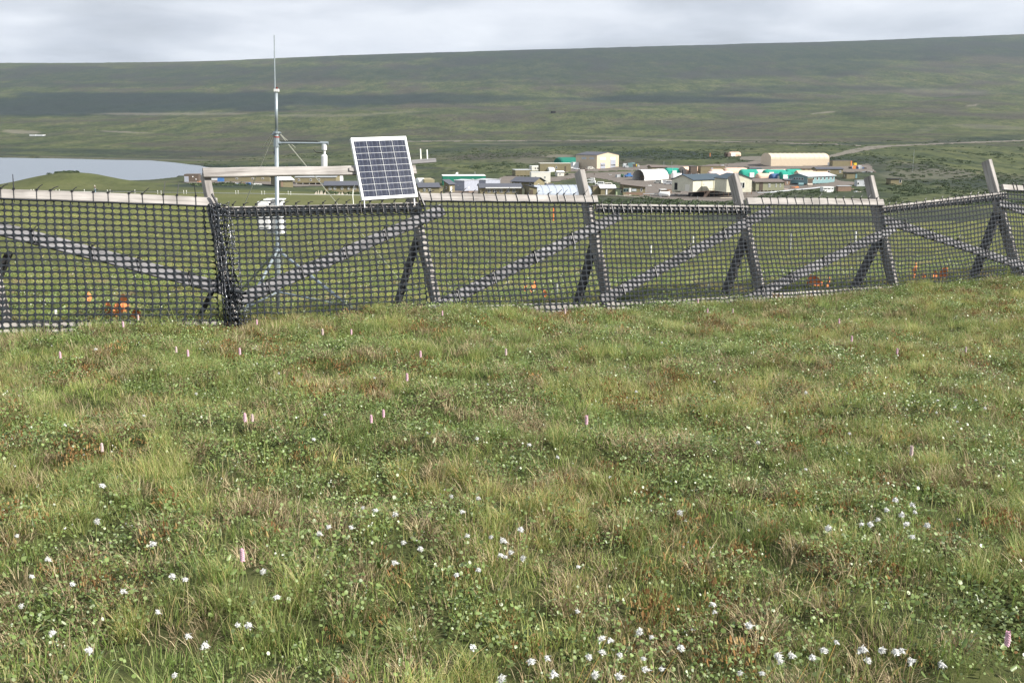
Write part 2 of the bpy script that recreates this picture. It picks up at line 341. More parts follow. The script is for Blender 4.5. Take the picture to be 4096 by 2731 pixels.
# gravel sheets laid over the terrain
def gravel_mat(name, lo, hi_):
    m = bpy.data.materials.new(name); m.use_nodes = True; t = m.node_tree; b = t.nodes['Principled BSDF']; b.inputs['Roughness'].default_value = 0.95
    b.inputs['Specular IOR Level'].default_value = 0.1
    g = N(t, 'ShaderNodeNewGeometry'); n = N(t, 'ShaderNodeTexNoise', i_Scale=0.35, i_Detail=10.0, i_Roughness=0.7); L(t, g.outputs['Position'], n.inputs[0])
    L(t, ramp(t, n.outputs[0], [(0.3, lo), (0.7, hi_)]), b.inputs['Base Color']); return m
GRAV = gravel_mat('pit_gravel', (0.125, 0.108, 0.094), (0.205, 0.180, 0.158))
GRAV2 = gravel_mat('pale_gravel', (0.125, 0.115, 0.095), (0.20, 0.185, 0.155))
def unproj_grid(U, V, ymin):
    shp = U.shape; u = U.ravel(); v = V.ravel(); a = (u-CX)/FL; b = (CY-v)/FL; dy = b*sp+cp; dz = b*cp-sp
    ys = np.exp(np.linspace(log(ymin), log(2200), 110)); res = np.full(len(u), ys[-1]); done = np.zeros(len(u), bool); prev = None
    for y in ys:
        x = a/dy*y; f = EZ+dz/dy*y-H(x, np.full_like(x, y))
        hit = (f <= 0) & ~done
        if prev is not None:
            tt = np.clip(prev[0]/(prev[0]-f+1e-12), 0, 1); res[hit] = (prev[1]+(y-prev[1])*tt)[hit]
        else: res[hit] = y
        done |= hit; prev = (f, y)
        if done.all(): break
    return (a/dy*res).reshape(shp), res.reshape(shp)
def sheet(name, label, polys, m, ymin=250, step=7, lift=0.15, rag=4.0):
    pts = np.array([p for q in polys for p in q]); u0, v0 = pts.min(0)-6; u1, v1 = pts.max(0)+6
    vs = np.arange(v0, v1, 1.5); us = np.arange(u0, u1, step)
    V, U = np.meshgrid(vs, us, indexing='ij'); X, Y = unproj_grid(U, V, ymin)
    Z = H(X, Y)+lift
    uc = (U[:-1, :-1]+U[1:, 1:])/2; vc = (V[:-1, :-1]+V[1:, 1:])/2
    nu = uc+(fbm(uc/30, vc/4, 3)-.5)*rag*8; nv = vc+(fbm(uc/25+9, vc/5, 3)-.5)*rag
    ins = np.zeros(uc.shape, bool)
    for q in polys: ins |= inpoly(nu, nv, q)
    jump = np.abs(Y[1:, :-1]-Y[:-1, :-1]) < 60
    ins &= jump
    idx = np.arange(U.size).reshape(U.shape)
    F = np.stack([idx[:-1, :-1], idx[1:, :-1], idx[1:, 1:], idx[:-1, 1:]], -1)[ins]
    used, inv = np.unique(F, return_inverse=True)
    Vt = np.stack([X, Y, Z], -1).reshape(-1, 3)[used]
    o = link(name, npmesh(name, Vt, inv.reshape(-1, 4), m, True)); return tag(o, label, None, None, 'structure')
YARD = [(1780, 742), (1960, 738), (2010, 705), (2060, 705), (2150, 715), (2300, 700), (2180, 690), (2240, 676), (2480, 668), (2600, 660), (2790, 664), (3000, 648), (3080, 640), (3330, 655), (3480, 660), (3500, 690), (3400, 688), (3250, 690), (3350, 722), (3440, 735), (3330, 752), (3080, 768), (3000, 800), (2850, 812), (2700, 800), (2560, 790), (2560, 752), (2470, 730), (2380, 712), (2300, 712), (2230, 728), (2090, 722), (1990, 745), (2050, 790), (1780, 790)]
LEFTYARD = [(730, 730), (850, 720), (1000, 716), (1200, 726), (1340, 735), (1330, 742), (1180, 748), (1000, 736), (860, 734), (760, 736)]
sheet('gravel_yard', 'brown gravel pad that the camp stands on', [YARD, LEFTYARD], GRAV)
ROAD = [(2960, 628), (3080, 626), (3080, 632), (3320, 622), (3400, 600), (3470, 586), (3540, 582), (3700, 576), (3950, 566), (4400, 550), (4400, 555), (3950, 571), (3700, 581), (3560, 588), (3480, 600), (3420, 612), (3330, 630), (3080, 648), (2960, 640)]
sheet('gravel_road', 'pale gravel road running from the camp along the slope', [ROAD, [(3100, 572), (3330, 575), (3440, 583), (3440, 586), (3330, 579), (3100, 575)], [(1500, 565), (2600, 560), (3100, 570), (3100, 572), (2600, 563), (1500, 569)]], GRAV2, 500, 5, 0.2, 2.0)
BANK = [(2640, 792), (2760, 788), (2990, 785), (3000, 806), (2850, 812), (2730, 806)]

# the air: far slopes fade toward blue
hz = bpy.data.materials.new('haze_air'); hz.use_nodes = True; t = hz.node_tree; t.nodes.clear(); pv = N(t, 'ShaderNodeVolumePrincipled'); pv.inputs['Color'].default_value = (0.70, 0.84, 1.0, 1); pv.inputs['Density'].default_value = 2.1e-5; pv.inputs['Anisotropy'].default_value = 0.2
L(t, pv.outputs[0], N(t, 'ShaderNodeOutputMaterial').inputs['Volume'])
b = MB(); z0, z1 = min(ZMIN, LAKE_Z+EZ)-1.2, ZMAX+15; b.box((0, 5700, (z0+z1)/2), (35400, 11700, z1-z0)); o = b.obj('haze', hz); tag(o, 'thin blue haze over the far slopes', None, None, 'stuff')
# ================================================================ GROUND COVER
def plant_mat(name, stops, rough=0.55, spec=0.35, trans=0.35, use_tint=True):
    m = bpy.data.materials.new(name); m.use_nodes = True; t = m.node_tree; b = t.nodes['Principled BSDF']
    b.inputs['Roughness'].default_value = rough; b.inputs['Specular IOR Level'].default_value = spec
    a = N(t, 'ShaderNodeAttribute', attribute_name='bv'); s = N(t, 'ShaderNodeSeparateColor'); L(t, a.outputs['Color'], s.inputs[0])
    c = ramp(t, s.outputs[0], stops)
    if use_tint:
        ti = N(t, 'ShaderNodeAttribute', attribute_name='tint', attribute_type='INSTANCER')
        x = N(t, 'ShaderNodeMix', data_type='RGBA', blend_type='MULTIPLY'); x.inputs[0].default_value = 1
        L(t, c, x.inputs[6]); L(t, ti.outputs['Color'], x.inputs[7]); c = x.outputs[2]
    L(t, c, b.inputs['Base Color'])
    tr = N(t, 'ShaderNodeBsdfTranslucent'); L(t, c, tr.inputs[0]); ms_ = N(t, 'ShaderNodeMixShader'); ms_.inputs[0].default_value = trans
    L(t, b.outputs[0], ms_.inputs[1]); L(t, tr.outputs[0], ms_.inputs[2]); L(t, ms_.outputs[0], t.nodes['Material Output'].inputs[0])
    return m
M_BLADE = plant_mat('sedge_blade', [(0.0, (0.155, 0.21, 0.052)), (0.38, (0.25, 0.31, 0.09)), (0.64, (0.35, 0.38, 0.145)), (0.82, (0.50, 0.46, 0.26)), (1.0, (0.54, 0.38, 0.18))])
M_LEAF = plant_mat('round_leaf', [(0.0, (0.11, 0.165, 0.04)), (0.6, (0.185, 0.255, 0.07)), (0.88, (0.23, 0.30, 0.105)), (1.0, (0.31, 0.36, 0.20))], 0.38, 0.6, 0.25)
M_STRAW = plant_mat('dry_straw', [(0.0, (0.17, 0.12, 0.065)), (0.5, (0.34, 0.27, 0.155)), (1.0, (0.58, 0.49, 0.31))], 0.7, 0.2, 0.2)
M_RUST = plant_mat('rusty_moss', [(0.0, (0.15, 0.09, 0.04)), (0.6, (0.27, 0.15, 0.06)), (1.0, (0.38, 0.29, 0.13))], 0.8, 0.1, 0.2)
M_FLECK = plant_mat('pale_fleck', [(0.0, (0.36, 0.38, 0.32)), (1.0, (0.62, 0.62, 0.56))], 0.8, 0.1, 0.1)
def bladeset(n, rad, h0, h1, w, lean, curl, rng, base_r=None):
    V = []; F = []; B = []
    for i in range(n):
        r = rad*sqrt(rng.random()); a0 = rng.random()*2*pi; bx, by = r*cos(a0), r*sin(a0)
        az = a0+rng.normal()*0.9; h = h0+(h1-h0)*rng.random(); le = lean*(0.25+0.75*rng.random()); ww = w*(0.7+.6*rng.random())
        d = np.array([cos(az), sin(az), 0]); sd_ = np.array([-sin(az), cos(az), 0]); tw = rng.normal()*0.6; sd_ = sd_*cos(tw)+d*sin(tw)
        ang = le*0.35; p = np.array([bx, by, -0.01]); nseg = 3; pv = rng.random(); k = len(V)
        for s in range(nseg+1):
            q = s/nseg; wq = ww*(1-q**1.6)
            if s < nseg: V += [p-sd_*wq/2, p+sd_*wq/2]; B += [pv, pv]
            else: V.append(p.copy()); B.append(pv)
            ang2 = ang+(le*0.5+curl*q)*q; p = p+(d*sin(ang2)+np.array([0, 0, 1])*cos(ang2))*h/nseg
        for s in range(nseg-1): j = k+2*s; F += [(j, j+1, j+3), (j, j+3, j+2)]
        j = k+2*(nseg-1); F.append((j, j+1, j+2))
    return V, F, B
def leafset(n, rad, h0, h1, size, rng, tilt=0.7, sides=6, squash=1.0):
    V = []; F = []; B = []
    for i in range(n):
        r = rad*sqrt(rng.random()); a0 = rng.random()*2*pi; c = np.array([r*cos(a0), r*sin(a0), h0+(h1-h0)*rng.random()*(1-(r/rad)**2*.5)])
        nrm = np.array([rng.normal()*tilt, rng.normal()*tilt, 1.0]); nrm /= np.linalg.norm(nrm)
        a = np.cross(nrm, [0.3, 1, 0.1]); a /= np.linalg.norm(a); b = np.cross(nrm, a); s = size*(0.6+.8*rng.random())/2; pv = rng.random(); k = len(V)
        fold = s*.25*rng.random()
        for j in range(sides):
            t = 2*pi*j/sides; V.append(c+a*cos(t)*s+b*sin(t)*s*squash+nrm*fold*abs(cos(t))); B.append(pv)
        for j in range(1, sides-1): F.append((k, k+j, k+j+1))
    return V, F, B
def join(*parts):
    V = []; F = []; B = []
    for v, f, b in parts:
        k = len(V); V += list(v); F += [tuple(i+k for i in q) for q in f]; B += list(b)
    return V, F, B
def clump_obj(name, vfb, m, m2=None, split=None):
    V, F, B = vfb; me = npmesh(name, V, F, m)
    a = me.color_attributes.new('bv', 'FLOAT_COLOR', 'POINT'); B = np.array(B, np.float32); a.data.foreach_set('color', np.stack([B, B, B, np.ones_like(B)], 1).ravel())
    if m2: me.materials.append(m2); mi = np.zeros(len(F), np.int32); mi[split:] = 1; me.polygons.foreach_set('material_index', mi)
    return bpy.data.objects.new(name, me)
def variants(colname, objs):
    c = bpy.data.collections.new(colname)
    for o in objs: c.objects.link(o)
    return c
def scatter(name, label, pts, rot, scl, idx, tint, coll, nvar):
    n = len(pts); me = bpy.data.meshes.new(name); me.vertices.add(n); me.vertices.foreach_set('co', np.asarray(pts, np.float32).ravel())
    def at(nm, ty, dat, key='value'):
        a = me.attributes.new(nm, ty, 'POINT'); a.data.foreach_set(key, np.asarray(dat).ravel())
    at('rot', 'FLOAT_VECTOR', np.asarray(rot, np.float32), 'vector'); at('scl', 'FLOAT_VECTOR', np.asarray(scl, np.float32), 'vector')
    at('idx', 'INT', np.asarray(idx, np.int32)); at('tint', 'FLOAT_COLOR', np.concatenate([np.asarray(tint, np.float32), np.ones((n, 1), np.float32)], 1), 'color')
    o = link(name, me); ng = bpy.data.node_groups.new(name, 'GeometryNodeTree')
    ng.interface.new_socket('Geometry', in_out='INPUT', socket_type='NodeSocketGeometry'); ng.interface.new_socket('Geometry', in_out='OUTPUT', socket_type='NodeSocketGeometry')
    gi = N(ng, 'NodeGroupInput'); go = N(ng, 'NodeGroupOutput'); ip = N(ng, 'GeometryNodeInstanceOnPoints'); ci = N(ng, 'GeometryNodeCollectionInfo')
    ci.inputs['Collection'].default_value = coll; ci.inputs['Separate Children'].default_value = True; ci.inputs['Reset Children'].default_value = True
    ip.inputs['Pick Instance'].default_value = True
    def na(nm, ty): q = N(ng, 'GeometryNodeInputNamedAttribute', data_type=ty); q.inputs['Name'].default_value = nm; return q.outputs['Attribute']
    L(ng, gi.outputs[0], ip.inputs['Points']); L(ng, ci.outputs[0], ip.inputs['Instance'])
    L(ng, na('idx', 'INT'), ip.inputs['Instance Index']); L(ng, na('rot', 'FLOAT_VECTOR'), ip.inputs['Rotation']); L(ng, na('scl', 'FLOAT_VECTOR'), ip.inputs['Scale'])
    L(ng, ip.outputs[0], go.inputs[0]); md = o.modifiers.new('scatter', 'NODES'); md.node_group = ng
    return tag(o, label, None, None, 'stuff')
rg = np.random.default_rng(11)
SEDGE = variants('sedge_kinds', [clump_obj('sedge_tuft', bladeset(50, .08, .03, .085, .0025, 1.2, 0.9, rg), M_BLADE) for i in range(5)]
    + [clump_obj('sedge_tuft', bladeset(70, .05, .07, .15, .0023, 1.2, 1.3, rg), M_BLADE) for i in range(3)]
    + [clump_obj('sedge_tuft', bladeset(18, .10, .05, .11, .0052, 1.1, 0.7, rg), M_BLADE) for i in range(3)])
LEAFY = variants('leafy_kinds', [clump_obj('leaf_patch', leafset(55, .12, .02, .09, .0105, rg, .65), M_LEAF) for i in range(4)]
    + [clump_obj('leaf_patch', leafset(80, .11, .02, .07, .0065, rg, .8), M_LEAF) for i in range(3)]
    + [clump_obj('leaf_patch', leafset(9, .07, .03, .08, .024, rg, .8, 7, .4), M_LEAF) for i in range(1)])
STRAW = variants('straw_kinds', [clump_obj('straw_tuft', bladeset(34, .06, .05, .13, .0030, 1.9, 1.3, rg), M_STRAW) for i in range(4)]
    + [clump_obj('straw_tuft', bladeset(70, .05, .06, .12, .0028, 2.0, 1.4, rg), M_STRAW) for i in range(2)])
RUST = variants('rust_kinds', [clump_obj('moss_patch', leafset(70, .06, .0, .035, .009, rg, 1.2, 5, .5), M_RUST) for i in range(3)])
STALK = variants('stalk_kinds', [clump_obj('stalk', bladeset(2, .02, .18, .32, .0032, .5, .5, rg), M_BLADE) for i in range(5)] + [clump_obj('stalk', bladeset(1, .01, .2, .34, .004, 1.1, 1.2, rg), M_STRAW) for i in range(2)])
FLECK = variants('fleck_kinds', [clump_obj('white_fleck', leafset(5, .03, .06, .12, .012, rg, 1.0, 5), M_FLECK) for i in range(3)])
fence_y = lambda x: 10.0+0.515*(x+0.05)      # the fence line on the ground
def spots(dens, y0, y1, xw=.60, cond=None):
    n = int(dens*(xw*(y1*y1-y0*y0)+1.0*(y1-y0))); y = np.sqrt(rg.random(n)*(y1*y1-y0*y0)+y0*y0); x = (rg.random(n)*2-1)*(xw*y+.35)
    k = np.ones(n, bool) if cond is None else cond(x, y); return x[k], y[k]
def lay(name, label, x, y, coll, nv, smin, smax, tint_f, zs=1.0, sink=0.0, idxf=None):
    n = len(x); z = H(x, y)-sink; s = smin+(smax-smin)*rg.random(n)
    s = s if np.ndim(s) else np.full(n, s); rot = np.stack([rg.normal(0, .12, n), rg.normal(0, .12, n), rg.random(n)*2*pi], 1)
    idx = rg.integers(0, nv, n) if idxf is None else idxf(x, y, n)
    scatter(name, label, np.stack([x, y, z], 1), rot, np.stack([s, s, s*zs*(0.8+.4*rg.random(n))], 1), idx, tint_f(x, y), coll, nv)
def t_grass(x, y):
    a = fbm(x/1.1, y/1.1, 3)[:, None]; b = fbm(x/.25+50, y/.25, 3)[:, None]; j = rg.normal(0, .10, (len(x), 1))
    g = np.array([0.84, 1.0, 0.82]); w = np.array([1.20, 1.14, 1.05]); k = np.clip((a-.5)*1.5+.42+(b-.5)*1.4, 0, 1)
    return np.clip((g*(1-k)+w*k)*(1+j)*(0.72+.56*b), .2, 2)
def t_plain(x, y): return np.clip(np.ones((len(x), 3))*(1+rg.normal(0, .15, (len(x), 1))), .4, 1.8)
ahead = lambda x, y: y < np.minimum(fence_y(x)+0.35, 99)
def near_fade(x, y, f): return rg.random(len(x)) < f
mk = lambda x, y, s, o: fbm(x/s+o, y/s+o*2, 4)
x, y = spots(185, 1.7, 14.5, .58, lambda x, y: ahead(x, y) & (rg.random(len(x)) < np.clip(1.2-2.2*np.clip(mk(x, y, .38, 9)-.45, 0, .5)*2, .42, 1)))
tus = mk(x, y, .45, 31)
lay('sedge_grass', 'green and yellow sedge blades growing thick in front of the fence', x, y, SEDGE, 11, .65, 1.10, t_grass,
    idxf=lambda x, y, n: np.where(mk(x, y, .45, 31) > .56, rg.integers(5, 8, n), np.where(rg.random(n) < .8, rg.integers(0, 5, n), rg.integers(8, 11, n))))
x, y = spots(115, 1.7, 14.5, .58, lambda x, y: ahead(x, y) & (rg.random(len(x)) < np.clip((mk(x, y, .38, 9)-.39)*5, .18, .95)))
lay('dwarf_birch_leaves', 'low dwarf shrub with small round leaves spread between the sedge', x, y, LEAFY, 8, .8, 1.35, t_plain)
x, y = spots(95, 1.7, 14.5, .58, lambda x, y: ahead(x, y) & (rg.random(len(x)) < np.clip((mk(x, y, .33, 77)-.40)*6, .28, 1)))
lay('dry_grass', 'bleached dead blades matted at the foot of the sedge', x, y, STRAW, 6, .7, 1.2, t_plain)
x, y = spots(70, 1.7, 14.5, .58, lambda x, y: ahead(x, y) & (rg.random(len(x)) < np.clip((mk(x, y, .5, 123)-.53)*6, .04, .6)))
lay('rusty_moss', 'rust-brown moss cushions showing through the sedge', x, y, RUST, 3, .8, 1.6, t_plain, 1.9)
x, y = spots(9, 1.7, 14.5, .58, ahead)
lay('tall_stalks', 'thin tall grass stalks standing above the turf', x, y, STALK, 7, .7, 1.15, t_grass)
x, y = spots(9, 3.0, 14.5, .58, ahead)
lay('pale_turf_flecks', 'tiny whitish flecks dotted through the turf', x, y, FLECK, 3, .3, .7, t_plain)  # small pale leaf shapes scattered at random over the turf
# beyond the fence
far_t = lambda x, y: t_grass(x, y)*np.array([1.0, .98, .9])
x, y = spots(34, 8.0, 26, .58, lambda x, y: y > fence_y(x)+.3)
lay('meadow_grass', 'olive sedge meadow beyond the fence', x, y, SEDGE, 11, 1.1, 1.7, far_t, .42)
x, y = spots(14, 8.0, 26, .58, lambda x, y: (y > fence_y(x)+.3) & (mk(x, y, .9, 5) > .5))
lay('meadow_leaves', 'low leafy patches in the meadow beyond the fence', x, y, LEAFY, 8, 1.1, 2.0, t_plain)
x, y = spots(9, 8.0, 26, .58, lambda x, y: (y > fence_y(x)+.3) & (mk(x, y, .9, 55) > .5))
lay('meadow_straw', 'brownish dead grass in the meadow beyond the fence', x, y, STRAW, 6, 1.1, 1.8, t_plain, .6)
def not_hollow(x, y): U, V = proj(x, y, H(x, y)); return (soft(U, V, 3300, 880, 620, 24, 1) < .4) & (soft(U, V, 3800, 850, 300, 20, 1) < .4)
x, y = spots(2.6, 26, 95, .58, not_hollow)
lay('meadow_sedge', 'sedge covering the wide flat meadow before the camp', x, y, SEDGE, 11, 2.2, 3.4, far_t, .3)
x, y = spots(1.7, 9, 75, .58, lambda x, y: (y > fence_y(x)+.5) & (rg.random(len(x)) < np.clip(22/y, 0.1, 1)))
lay('cottongrass_field', 'countless white cottongrass dots in the meadow beyond the fence', x, y, FLECK, 3, 1.0, 1.5, t_plain, 1.2)
# shrubs on the middle slopes
M_SHRUB = plant_mat('willow_leaf', [(0.0, (0.052, 0.076, 0.040)), (1.0, (0.11, 0.14, 0.072))], .6, .2, .2)
SHRUB = variants('shrub_kinds', [clump_obj('shrub_clump', leafset(90, 1.1, .0, .95, .36, rg, 1.3, 5, .7), M_SHRUB) for i in range(5)])
n = 130000; y = np.exp(rg.random(n)*(log(1500)-log(230))+log(230)); x = (rg.random(n)*2-1)*.57*y; z = H(x, y); U, V = proj(x, y, z)
m = fbm(x/38, y/75, 4); want = np.clip((m-.555)*7, 0, 1)*.8
for (x0, y0, rx, ry, a) in ((3900, 740, 330, 40, .9), (3650, 670, 200, 34, .8), (3420, 635, 180, 16, .9), (2700, 622, 260, 22, 1), (870, 742, 170, 9, 1), (3200, 770, 120, 10, .6), (3240, 780, 50, 8, .8), (2215, 640, 26, 12, 1), (3060, 640, 120, 6, .6), (2000, 610, 260, 24, .7), (2400, 600, 300, 4, .7), (1250, 664, 460, 5, .9)):
    want = np.maximum(want, soft(U, V, x0, y0, rx, ry, a, 0, .6)*.5)
bad = inpoly(U, V, YARD) | inpoly(U, V, LEFTYARD) | inpoly(x, y, LAKE) | inpoly(U, V, ROAD) | ((y > 380) & (y < 720) & (U > 1250) & (U < 3550) & (V > 640) & (V < 760)) | ((U < 1300) & (V < 800) & (V > 744)) | ((U < 760) & (V > 620))
k = (rg.random(n) < want*.42*np.clip(y/600, .25, 1.2)) & ~bad & (z > LAKE_Z+EZ+.6); x, y, z = x[k], y[k], z[k]; n = len(x); s = .6+1.0*rg.random(n)**2
scatter('willow_thicket', 'dark willow scrub scattered over the lower slopes round the camp', np.stack([x, y, z-.1], 1), np.stack([rg.normal(0, .1, n), rg.normal(0, .1, n), rg.random(n)*6.28], 1), np.stack([s*1.2, s*1.2, s*.85], 1), rg.integers(0, 5, n), t_plain(x, y), SHRUB, 5)
k = P(262, 696, 330); x = k.x+rg.normal(0, 2.2, 26); y = 330+rg.normal(0, 2, 26); z = H(x, y)
scatter('knoll_willows', 'small willow thicket on top of the lakeside knoll', np.stack([x, y, z-.1], 1), np.zeros((26, 3)), np.ones((26, 3))*.75, rg.integers(0, 5, 26), t_plain(x, y), SHRUB, 5)
# ---------------------------------------------------------------- counted flowers
def above(u, v, h):
    d = ray(u, v); ys = np.linspace(1.5, 60, 1200); xs = d[0]/d[1]*ys; f = EZ+d[2]/d[1]*ys-H(xs, ys)-h
    k = np.nonzero(f <= 0)[0]; k = k[0] if len(k) else 600
    return Vector((xs[k], ys[k], float(H(xs[k], ys[k]))))
M_COTTON = mat('cotton_fibre', (0.78, 0.78, 0.75), 0.9, .1, nscale=90, noise_amt=.2)
M_STEM = mat('flower_stem', (0.24, 0.27, 0.085), .6, .3, nscale=20); M_STEM2 = mat('amber_stem', (0.42, 0.27, 0.08), .6, .3, nscale=20)
M_PINK = mat('pink_floret', (0.70, 0.44, 0.52), .7, .2, nscale=50, noise_amt=.25); M_PINK2 = mat('faded_floret', (0.62, 0.48, 0.46), .7, .2, nscale=50, noise_amt=.25)
def cotton_mesh(seed, size=.016):
    r = np.random.default_rng(seed); V = []; F = []
    wind = np.array([.38, -.1, -.62])
    for i in range(150):
        d = r.normal(size=3); d[2] = abs(d[2])*.9+.1; d = d/np.linalg.norm(d)*.85+wind*(.3+.9*r.random()); l = size*(.38+.40*r.random()**2); s = np.cross(d, r.normal(size=3)); s = s/np.linalg.norm(s)*l*.075
        k = len(V); o = r.normal(size=3)*size*.14; m_ = o+d*l*.6+np.array([0, 0, l*.1]); V += [o-s*.8, o+s*.8, m_+s, m_-s, o+d*l*1.25]; F += [(k, k+1, k+2), (k, k+2, k+3), (k+3, k+2, k+4)]
    for i in range(60):                                   # dense heart
        c = r.normal(size=3)*size*.20+np.array([size*.08, 0, -size*.12]); s = size*.30; k = len(V); t = r.normal(size=(3, 3)); V += [c+q/np.linalg.norm(q)*s for q in t]; F.append((k, k+1, k+2))
    return npmesh('cotton_head', V, F, M_COTTON)
COT = [cotton_mesh(i) for i in range(6)]
def stem_mesh(m, bend, h=1.0):
    return MB().tube([(-bend*1.0, .0, 0), (-bend*.75, 0, .35), (-bend*.35, 0, .7), (0, 0, 1)], [.0035, .003, .003, .0025], 4).mesh('stem', m)
STEMS = [stem_mesh(M_STEM, b) for b in (-.15, .05, .25)]+[stem_mesh(M_STEM2, .3)]
cluster = {
 'centre': ('white cottongrass tuft in the loose cluster on the mid-turf below the solar panel', [(1036,1147),(1097,1154),(1060,1187),(907,1187),(862,1180),(833,1180),(925,1250),(965,1271),(1073,1242),(1127,1239),(1154,1251),(1195,1220),(1149,1281),(1160,1299),(1172,1281),(1200,1296),(1327,1303),(1047,1330),(1098,1310),(905,1300)]),
 'pair': ('white cottongrass tuft in the small group beside a mossy hollow', [(806,1218),(754,1218),(733,1238)]),
 'bottom': ('white cottongrass tuft in the crowd along the lower edge under the fence middle', [(1325,1408),(1218,1520),(1256,1522),(1352,1526),(1380,1478),(1400,1472),(1382,1502),(1423,1520),(1467,1465),(1495,1467),(1518,1543),(1420,1556),(1270,1563),(1085,1497),(1477,1515),(1562,1503),(1480,1550),(1365,1560),(1150,1562)]),
 'stand': ('tall white cottongrass tuft in the upright stand above the tussock', [(1977,1215),(1997,1214),(2015,1196),(2034,1183),(2055,1156),(2070,1189),(2080,1205),(2094,1165),(2100,1178),(2094,1240),(2128,1216),(1900,1223)]),
 'high': ('white cottongrass tuft in the cluster high on the slope toward the fence end', [(2152,928),(2192,940),(2198,970),(2240,925),(2262,938),(2150,950)]),
 'corner': ('white cottongrass tuft in the cluster by the lone thick pink spike', [(1890,1507),(1888,1520),(1981,1505),(1992,1517),(1975,1500),(2024,1496),(2070,1504),(2055,1505),(1862,1542),(1790,1525),(1815,1528),(1698,1555),(1748,1560),(1785,1517),(2090,1530),(1920,1480),(2160,1545)]),
 'west': ('white cottongrass tuft scattered on the leafy turf near the lower corner', [(166,1353),(74,1334),(282,1361),(395,1328),(425,1340),(205,1505),(400,1556),(545,1447),(470,1500),(432,1478),(635,1380),(603,1320),(235,1122),(222,1200),(362,1410),(120,1470),(48,1400),(110,1290),(40,1240),(350,1255),(570,1440)]),
 'lone': ('small white cottongrass tuft standing apart on the open turf', [(980,1003),(1215,1030),(1095,1010),(1740,1022),(220,808),(1636,1400),(1640,1413),(1718,1440),(745,958),(1400,1100),(1560,1180),(1640,880),(450,905),(720,1010),(1460,905),(1850,1080),(1950,1000),(330,960),(150,985),(1850,905),(1520,790),(640,860),(860,870),(1120,890),(1280,1060)])}
first = None; k = 0
ORD = ['first', 'second', 'third', 'fourth', 'fifth', 'sixth', 'seventh', 'eighth', 'ninth', 'tenth', 'eleventh', 'twelfth', 'thirteenth', 'fourteenth', 'fifteenth', 'sixteenth', 'seventeenth', 'eighteenth', 'nineteenth', 'twentieth', 'twenty-first', 'twenty-second', 'twenty-third', 'twenty-fourth', 'twenty-fifth', 'twenty-sixth']
WHERE = dict(centre='in the loose cluster below the solar panel', pair='beside the mossy hollow', bottom='crowded along the lower edge', stand='in the tall stand above the tussock', high='high on the slope by the fence end', corner='near the lone thick pink spike', west='on the leafy turf of the lower corner', lone='standing apart on open turf')
for key, (label, pts) in cluster.items():
    for (u, v) in sorted(pts):
        hgt = random.uniform(.13, .21) if v > 1100 else random.uniform(.09, .14)
        if key == 'stand': hgt = random.uniform(.22, .28)
        g = above(u*1.7415, v*1.7415, hgt)
        label = ORD[sorted(pts).index((u, v))]+' from the left of the cottongrass tufts '+WHERE[key]; r = empty('cottongrass', g, label, 'cottongrass', 'cottongrass tufts: '+key)
        st = link('stem', STEMS[random.choice((0, 1, 1, 2, 3))], r); st.scale = (.35, .35, hgt); st.rotation_euler = (0, 0, random.uniform(-.8, .8))
        hd = link('flower_head', COT[k % 6], r); hd.location = (0, 0, hgt+.003); sc = random.uniform(.65, 1.15)*(1.0 if v > 1100 else .9); hd.scale = (sc,)*3
        hd.rotation_euler = (random.uniform(-.4, .4), random.uniform(-.3, .3), random.uniform(-.7, .5)); k += 1
def spike_mesh(m, seed):
    r = np.random.default_rng(seed); V = []; F = []
    for i in range(64):
        q = i/64; a = i*2.4; rr = .0062*(1-.35*abs(q-.4)); c = np.array([cos(a)*rr, sin(a)*rr, q*.036]); d = np.array([cos(a), sin(a), .35]); s1 = np.cross(d, [0, 0, 1]); s1 = s1/np.linalg.norm(s1)*.0030; s2 = np.array([0, 0, .0034])
        k = len(V); V += [c-s1, c+s2+d*.0015, c+s1, c-s2+d*.002]; F += [(k, k+3, k+2), (k, k+2, k+1)]
    b = MB().tube([(0, 0, -.002), (0, 0, .01), (0, 0, .026), (0, 0, .037)], [.004, .0055, .0048, .002], 6); n0 = len(V); V += [np.array(p) for p in b.v]
    for f in b.f:
        for j in range(1, len(f)-1): F.append((n0+f[0], n0+f[j], n0+f[j+1]))
    return npmesh('flower_spike', V, F, m)
SPK = [spike_mesh(M_PINK, 1), spike_mesh(M_PINK2, 2), spike_mesh(M_PINK, 3)]
